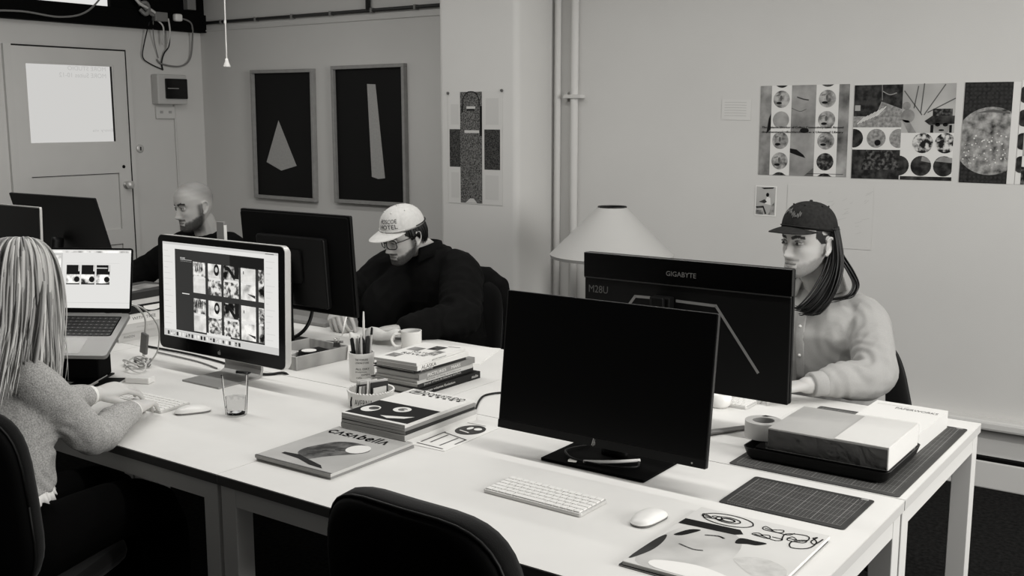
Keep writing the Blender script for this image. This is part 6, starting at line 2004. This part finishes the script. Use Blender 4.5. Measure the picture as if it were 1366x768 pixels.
cap_hat(pm, Mh, mat('cream_cotton', 205, 0.9, 0.12, noise=(70, 196, 5), bump=(700, 0.25, 0.002)), brim_len=0.068, tilt=-3, rise=0.006, text=(mat('dark_thread', 34, 0.8), ('ROSCOE', 'HOTEL'), -0.10, 1.0), strap=C_dark)
# glasses
gs = MB(); Gm = Mh
for s in (-1, 1):
    ring = [Gm @ Vector((s * 0.0335 + q[0], -0.1005 + 0.018 * ((s * 0.0335 + q[0]) / 0.06) ** 2, -0.004 + q[1])) for q in rr(0.052, 0.042, 0.014, 4)]
    gs.tube(ring + [ring[0]], 0.0022, 6)
    gs.tube([Gm @ Vector(q) for q in ((s * 0.0595, -0.083, 0.004), (s * 0.072, -0.06, 0.004), (s * 0.0785, -0.02, 0.002), (s * 0.0785, 0.012, 0.0), (s * 0.076, 0.03, -0.014))], 0.0019, 6)
gs.tube([Gm @ Vector(q) for q in ((-0.0085, -0.1015, 0.002), (0, -0.1035, 0.006), (0.0085, -0.1015, 0.002))], 0.002, 6)
g_o = built(gs, 'glasses', mat('glasses_frame', 20, 0.3, 0.4), pm, smooth=True); g_o['label'] = 'thin dark framed glasses'
# jacket
jk = mat('black_jacket', 7, 0.9, 0.12, noise=(25, 11, 4), bump=(500, 0.35, 0.002))
cl = MB()
torso_rings(cl, [((-3.03, 3.70, 0.47), 0.22, 0.16), ((-3.03, 3.695, 0.62), 0.215, 0.155), ((-3.035, 3.67, 0.78), 0.22, 0.155), ((-3.035, 3.645, 0.89), 0.225, 0.15), ((-3.035, 3.63, 0.97), 0.20, 0.12), ((-3.035, 3.625, 1.03), 0.13, 0.09), ((-3.03, 3.622, 1.07), 0.085, 0.075)], right, fwd)
cl.limb([nb + Vector((0.06, 0.02, -0.03)), LS + Vector((0, 0, 0.01)), (LS + LE) / 2 + Vector((0.015, 0.0, 0.0)), LE + Vector((0.01, 0.01, 0.01)), (LE + LW_) / 2 + Vector((0, 0, 0.005)), LW_.lerp(LE, 0.1)], [0.07, 0.092, 0.09, 0.085, 0.066, 0.047])
cl.limb([nb + Vector((-0.06, 0.02, -0.03)), RS + Vector((0, 0, 0.01)), (RS + RE) / 2 + Vector((-0.01, 0, 0)), RE, (RE + RW_) / 2, RW_.lerp(RE, 0.12)], [0.07, 0.092, 0.085, 0.075, 0.06, 0.044])
cl.limb([Vector((-3.12, 3.60, 0.90)), Vector((-3.19, 3.49, 0.80)), Vector((-3.19, 3.47, 0.66))], [0.12, 0.11, 0.11])
me = remeshed(cl, 0.007, 7, 0.5, fold_noise(0.012, 8, [(LE, 0.14), (RE, 0.12)], 0.008, stretch=(1, 1, 0.6)))
obj_from(me, 'jacket', jk, pm)
collar(pm, nb + Vector((-0.005, -0.018, 0.030)), right, fwd, jk, r0=0.066, h=0.040, flap=0.055, open_=22)
trousers(pm, (-3.03, 3.67, 0.545), [(-3.15, 3.27, 0.52), (-2.91, 3.27, 0.52)], [(-3.15, 3.25, 0.10), (-2.91, 3.25, 0.10)], [(-3.16, 3.10, 0.045), (-2.90, 3.10, 0.045)], M_trs)
hr = MB()
short = []
for k in range(13):
    a = R(-104 + 208 * k / 12)            # 0 = back
    x, y = 0.0775 * math.sin(a), 0.012 + 0.094 * math.cos(a)
    low = -0.055 if abs(a) < R(70) else -0.012
    short.append([(x * 0.96, y * 0.97, 0.045), (x * 1.03, y * 1.03 + .001, 0.015), (x * 1.02, y * 1.02, (low + 0.015) / 2), (x * 0.95, y * 0.92, low)])
strands(hr, short, 260, 0.003, 0.0040, seed=12, wave=0.002, per=3, M=Mh)
built(hr, 'hair', hair_m, pm, smooth=True)['label'] = 'short dark hair below the cap'
# jacket hung on his chair
jc = thing('hung_jacket', 'black jacket hung over the chair behind the pale-capped man', 'jacket', (-2.98, 3.86, 0.47))
mb = MB()
rg = []
for (z, hw, hd) in ((0.40, 0.20, 0.05), (0.66, 0.22, 0.055), (0.82, 0.215, 0.055), (0.90, 0.19, 0.05), (0.945, 0.13, 0.035), (0.955, 0.06, 0.02)):
    rg.append(ring_pts((-2.985, 3.865, z), Vector((1, 0, 0)), Vector((0, 1, 0)), hw, hd, e=0.6))
mb.loft(rg)
obj_from(remeshed(mb, 0.010, 4, 0.5, fold_noise(0.014, 7, stretch=(1, 1, 0.35))), 'jacket_body', jk, jc)

# ---- bald man (left, far)
pb = thing('person', 'bald bearded person in a black top behind the aluminium display', 'person', (-4.5, 3.66, 0.0))
Hc = (-4.50, 3.50, 1.190); Hd = (-0.20, -0.98)
Mh = head_matrix(Hc, Hd, 9, -3)
right, fwd = frame_dir((-0.05, -1))
body = MB()
add_head(body, Mh, 1.04, 1.0)
nb = Vector((-4.505, 3.585, 1.03))
body.limb([Vector(Hc) + Vector((0, 0.02, -0.03)), Vector(Hc) + Vector((0.0, 0.055, -0.09)), nb, nb + Vector((0, 0.02, -0.06))], [0.06, 0.061, 0.066, 0.085])
torso_rings(body, [((-4.5, 3.69, 0.53), 0.10, 0.08), ((-4.5, 3.69, 0.65), 0.14, 0.10), ((-4.5, 3.65, 0.83), 0.165, 0.11), ((-4.5, 3.62, 0.95), 0.16, 0.09), ((-4.5, 3.60, 1.01), 0.09, 0.06)], right, fwd)
LS, LE, LW_ = Vector((-4.315, 3.58, 0.955)), Vector((-4.22, 3.40, 0.80)), Vector((-4.38, 3.17, 0.79))
RS, RE, RW_ = Vector((-4.69, 3.57, 0.950)), Vector((-4.80, 3.34, 0.82)), Vector((-4.66, 3.12, 0.79))
body.limb([LS, LE, LW_], [0.048, 0.040, 0.027]); body.limb([RS, RE, RW_], [0.048, 0.040, 0.027])
add_hand(body, LW_, (-0.6, -0.8, -0.05), (0, 0, 1), 'L', curl=(10, 18, 12)); add_hand(body, RW_, (0.35, -0.9, -0.05), (0, 0, 1), 'R', curl=(10, 18, 12))
for s in (-1, 1):
    body.limb([(-4.5 + s * 0.09, 3.66, 0.53), (-4.5 + s * 0.12, 3.28, 0.52), (-4.5 + s * 0.12, 3.26, 0.09), (-4.5 + s * 0.13, 3.13, 0.04)], [0.055, 0.050, 0.040, 0.033])
me = remeshed(body, 0.0036, 2, 0.4)
skin_tone(me, Mh, 168, lambda x, y, z, g: common_face(x, y, z, g, beard=0.95, beard_g=38, brow_g=36, lip=0.75, moust=1.0, scalp=(122, 0.9, 0.05)), 1.04)
obj_from(me, 'body', M_skin, pb)
eyes(pb, Mh, 1.04, look=(-0.1, -0.1), lid_m=M_lid)
cl = MB()
torso_rings(cl, [((-4.5, 3.70, 0.47), 0.205, 0.145), ((-4.5, 3.69, 0.62), 0.20, 0.145), ((-4.5, 3.655, 0.78), 0.205, 0.15), ((-4.5, 3.625, 0.89), 0.21, 0.145), ((-4.505, 3.605, 0.965), 0.19, 0.115), ((-4.505, 3.60, 1.015), 0.125, 0.085), ((-4.505, 3.597, 1.04), 0.078, 0.070)], right, fwd)
cl.limb([nb + Vector((0.06, 0.02, -0.035)), LS + Vector((0, 0, .01)), (LS + LE) / 2, LE, LW_.lerp(LE, 0.1)], [0.06, 0.080, 0.072, 0.064, 0.042])
cl.limb([nb + Vector((-0.06, 0.02, -0.035)), RS + Vector((0, 0, .01)), (RS + RE) / 2, RE, RW_.lerp(RE, 0.1)], [0.06, 0.080, 0.075, 0.066, 0.042])
me = remeshed(cl, 0.008, 6, 0.5, fold_noise(0.008, 8, [(RE, 0.12)], 0.006))
obj_from(me, 'sweater', mat('black_knit', 7, 0.95, 0.08, bump=(400, 0.4, 0.002)), pb)
trousers(pb, (-4.5, 3.67, 0.545), [(-4.62, 3.27, 0.52), (-4.38, 3.27, 0.52)], [(-4.62, 3.25, 0.10), (-4.38, 3.25, 0.10)], [(-4.63, 3.10, 0.045), (-4.37, 3.10, 0.045)], M_trs)

# ---- blonde woman (left, near)
pw = thing('person', 'blonde long haired person in a grey sweater typing at the left front desk', 'person', (-2.56, 1.40, 0.0))
Hc = (-2.665, 1.505, 1.205); Hd = (-0.66, 0.75)
Mh = head_matrix(Hc, Hd, 12, 0)
right, fwd = frame_dir((-0.36, 0.93))
body = MB()
add_head(body, Mh, 0.97, 0.9)
nb = Vector((-2.63, 1.425, 1.03))
body.limb([Vector(Hc) + Vector((0.012, -0.015, -0.03)), Vector(Hc) + Vector((0.03, -0.04, -0.09)), nb, nb + Vector((0.0, -0.01, -0.06))], [0.050, 0.048, 0.048, 0.05])
torso_rings(body, [((-2.59, 1.38, 0.55), 0.09, 0.07), ((-2.595, 1.36, 0.65), 0.11, 0.08), ((-2.615, 1.38, 0.83), 0.11, 0.08), ((-2.63, 1.40, 0.93), 0.11, 0.07), ((-2.63, 1.42, 0.99), 0.06, 0.045)], right, fwd)
RS, RE, RW_ = Vector((-2.515, 1.435, 0.965)), Vector((-2.535, 1.605, 0.790)), Vector((-2.655, 1.822, 0.797))
LS, LE, LW_ = Vector((-2.765, 1.365, 0.965)), Vector((-2.86, 1.56, 0.82)), Vector((-2.885, 1.848, 0.800))
body.limb([RS, RE, RW_], [0.044, 0.036, 0.024]); body.limb([LS, LE, LW_], [0.044, 0.036, 0.024])
add_hand(body, RW_, (-0.66, 0.74, -0.06), (0, 0, 1), 'R', curl=(9, 20, 14), sc=0.95, thumb=(30, -12), spread=5)
add_hand(body, LW_, (0.02, 0.98, 0.04), (0.30, 0, 1), 'L', curl=(16, 26, 18), sc=0.95, thumb=(36, -16), spread=6)
for s in (-1, 1):
    body.limb([(-2.59 + s * 0.07, 1.41, 0.55), (-2.66 + s * 0.10, 1.80, 0.52), (-2.68 + s * 0.10, 1.84, 0.09), (-2.70 + s * 0.11, 1.97, 0.04)], [0.055, 0.048, 0.038, 0.030])
me = remeshed(body, 0.0034, 2, 0.4)
skin_tone(me, Mh, 190, lambda x, y, z, g: common_face(x, y, z, g, brow_g=90, lip=0.8), 0.97)
obj_from(me, 'body', M_skin, pw)
eyes(pw, Mh, 0.97, look=(0, -0.2), lid_m=M_lid)
sw_m = mat('heather_grey_knit', 130, 0.95, 0.08, noise=(260, 178, 6, 0.32, 0.68), bump=(300, 0.4, 0.003))
cl = MB()
torso_rings(cl, [((-2.59, 1.36, 0.700), 0.15, 0.115), ((-2.595, 1.362, 0.74), 0.145, 0.115), ((-2.61, 1.38, 0.82), 0.145, 0.115), ((-2.625, 1.40, 0.91), 0.148, 0.11), ((-2.63, 1.415, 0.965), 0.13, 0.09), ((-2.63, 1.425, 1.01), 0.088, 0.065), ((-2.60, 1.43, 1.04), 0.062, 0.055)], right, fwd)
cl.limb([nb + right * 0.06 + Vector((0, 0, -0.035)), RS + Vector((0, 0, 0.005)), (RS + RE) / 2 + Vector((0.005, 0, 0)), RE + Vector((0.005, 0, 0)), (RE + RW_) / 2, RW_.lerp(RE, 0.14)], [0.045, 0.060, 0.057, 0.050, 0.046, 0.036])
cl.limb([nb - right * 0.06 + Vector((0, 0, -0.035)), LS + Vector((0, 0, 0.005)), (LS + LE) / 2, LE, (LE + LW_) / 2, LW_.lerp(LE, 0.14)], [0.05, 0.070, 0.064, 0.055, 0.046, 0.036])
me = remeshed(cl, 0.0065, 6, 0.5, fold_noise(0.004, 9, [(RE + Vector((-0.04, 0.04, 0.02)), 0.09), (Vector((-2.50, 1.45, 0.75)), 0.10)], 0.006))
obj_from(me, 'sweater', sw_m, pw)
for (W_, E_) in ((RW_, RE), (LW_, LE)):
    ax = (W_ - E_).normalized()
    mb = MB()
    for k in range(3):
        mb.tube([W_ - ax * (0.030 - 0.006 * k), W_ - ax * (0.026 - 0.006 * k), W_ - ax * (0.022 - 0.006 * k)], [0.027, 0.0315 - 0.001 * k, 0.027], 18)
    built(mb, 'frilled_cuff', M_paper, pw, smooth=True)
mb = MB(); n = 90; rws = [[], []]
for k in range(n + 1):
    a = 2 * math.pi * k / n
    for j, (sc_, z) in enumerate(((0.97, 0.708), (1.02 + 0.03 * math.sin(k * 1.9), 0.680 + 0.005 * math.sin(k * 1.3)))):
        rws[j].append(Vector((-2.59, 1.36, z)) + right * (0.15 * sc_ * math.cos(a)) + fwd * (0.115 * sc_ * math.sin(a)))
v = rws[0] + rws[1]
mb.add(v, [(i, i + 1, n + 1 + i + 1, n + 1 + i) for i in range(n)])
o = built(mb, 'frilled_hem', M_paper, pw, smooth=True); o.modifiers.new('thick', 'SOLIDIFY').thickness = 0.004
trousers(pw, (-2.59, 1.40, 0.55), [(-2.76, 1.80, 0.52), (-2.56, 1.80, 0.52)], [(-2.78, 1.85, 0.10), (-2.58, 1.85, 0.10)], [(-2.80, 2.0, 0.045), (-2.60, 2.0, 0.045)], M_trs)
# long blonde hair
bl_m = mat('blonde_hair', 120, 0.45, 0.4, island=205)
hr = MB()
guides = []
NG = 30
for k in range(NG):
    a = R(-128 + 256 * k / (NG - 1))        # 0 = back of the head (+Y local)
    sx, cy = math.sin(a), math.cos(a)
    part = 0.012 * math.copysign(1, sx)
    ey = 0.104 if cy > 0 else 0.098
    px, py = 0.086 * sx, 0.006 + ey * cy
    spread = 1.10
    ext = 0.10 * max(0.0, min(1.0, (a + R(35)) / R(50)))
    bk_ = max(0.0, math.cos(a)) * max(0.0, min(1.0, (a + R(60)) / R(45)))
    guides.append([(part * 0.5, -0.02 + 0.02 * cy, 0.119), (px * 0.55, py * 0.55, 0.112), (px * 0.90, py * 0.90, 0.075), (px * 1.06, py * 1.05, 0.015),
                   (px * 1.10, py * 1.06, -0.06), (px * spread, py * 1.02 + 0.004, -0.13), (px * 1.14, py * 0.98 + 0.006 + 0.045 * bk_, -0.20 - 0.4 * ext), (px * 1.10, py * 0.95 + 0.006 + 0.085 * bk_, -0.262 - ext)])
strands(hr, guides, 520, 0.006, 0.0050, seed=31, wave=0.007, per=4, M=Mh, flat=0.4, lmin=0.82)
strands(hr, guides, 240, 0.010, 0.0030, seed=32, wave=0.010, per=4, M=Mh, flat=0.5)
# a lock over the back of the shoulder
lock = [[(-0.02 + d_, 0.075, 0.0), (-0.02 + d_, 0.100, -0.10), (-0.01 + d_, 0.110, -0.20), (0.0 + d_, 0.115, -0.28), (0.015 + d_, 0.12, -0.35)] for d_ in (-0.07, -0.03, 0.01, 0.05)]
strands(hr, lock, 90, 0.006, 0.0042, seed=33, wave=0.006, M=Mh)
o = built(hr, 'hair', bl_m, pw, smooth=True); o['label'] = 'long straight blonde hair'
h2 = MB()
strands(h2, guides[6:], 80, 0.007, 0.0034, seed=41, wave=0.006, per=4, M=Mh @ Matrix.Scale(1.012, 4), flat=0.5, lmin=0.35)
built(h2, 'hair_lowlights', mat('dark_blonde_hair', 58, 0.45, 0.35, island=110), pw, smooth=True)
mb = MB().ball((0, 0.006, 0.022), 0.081, 0.101, 0.098, nu=28, nv=16, M=Mh)
built(mb, 'hair_roots', mat('dark_blonde_roots', 66, 0.6, 0.3), pw, smooth=True)
# chair armrest post catches light beside her
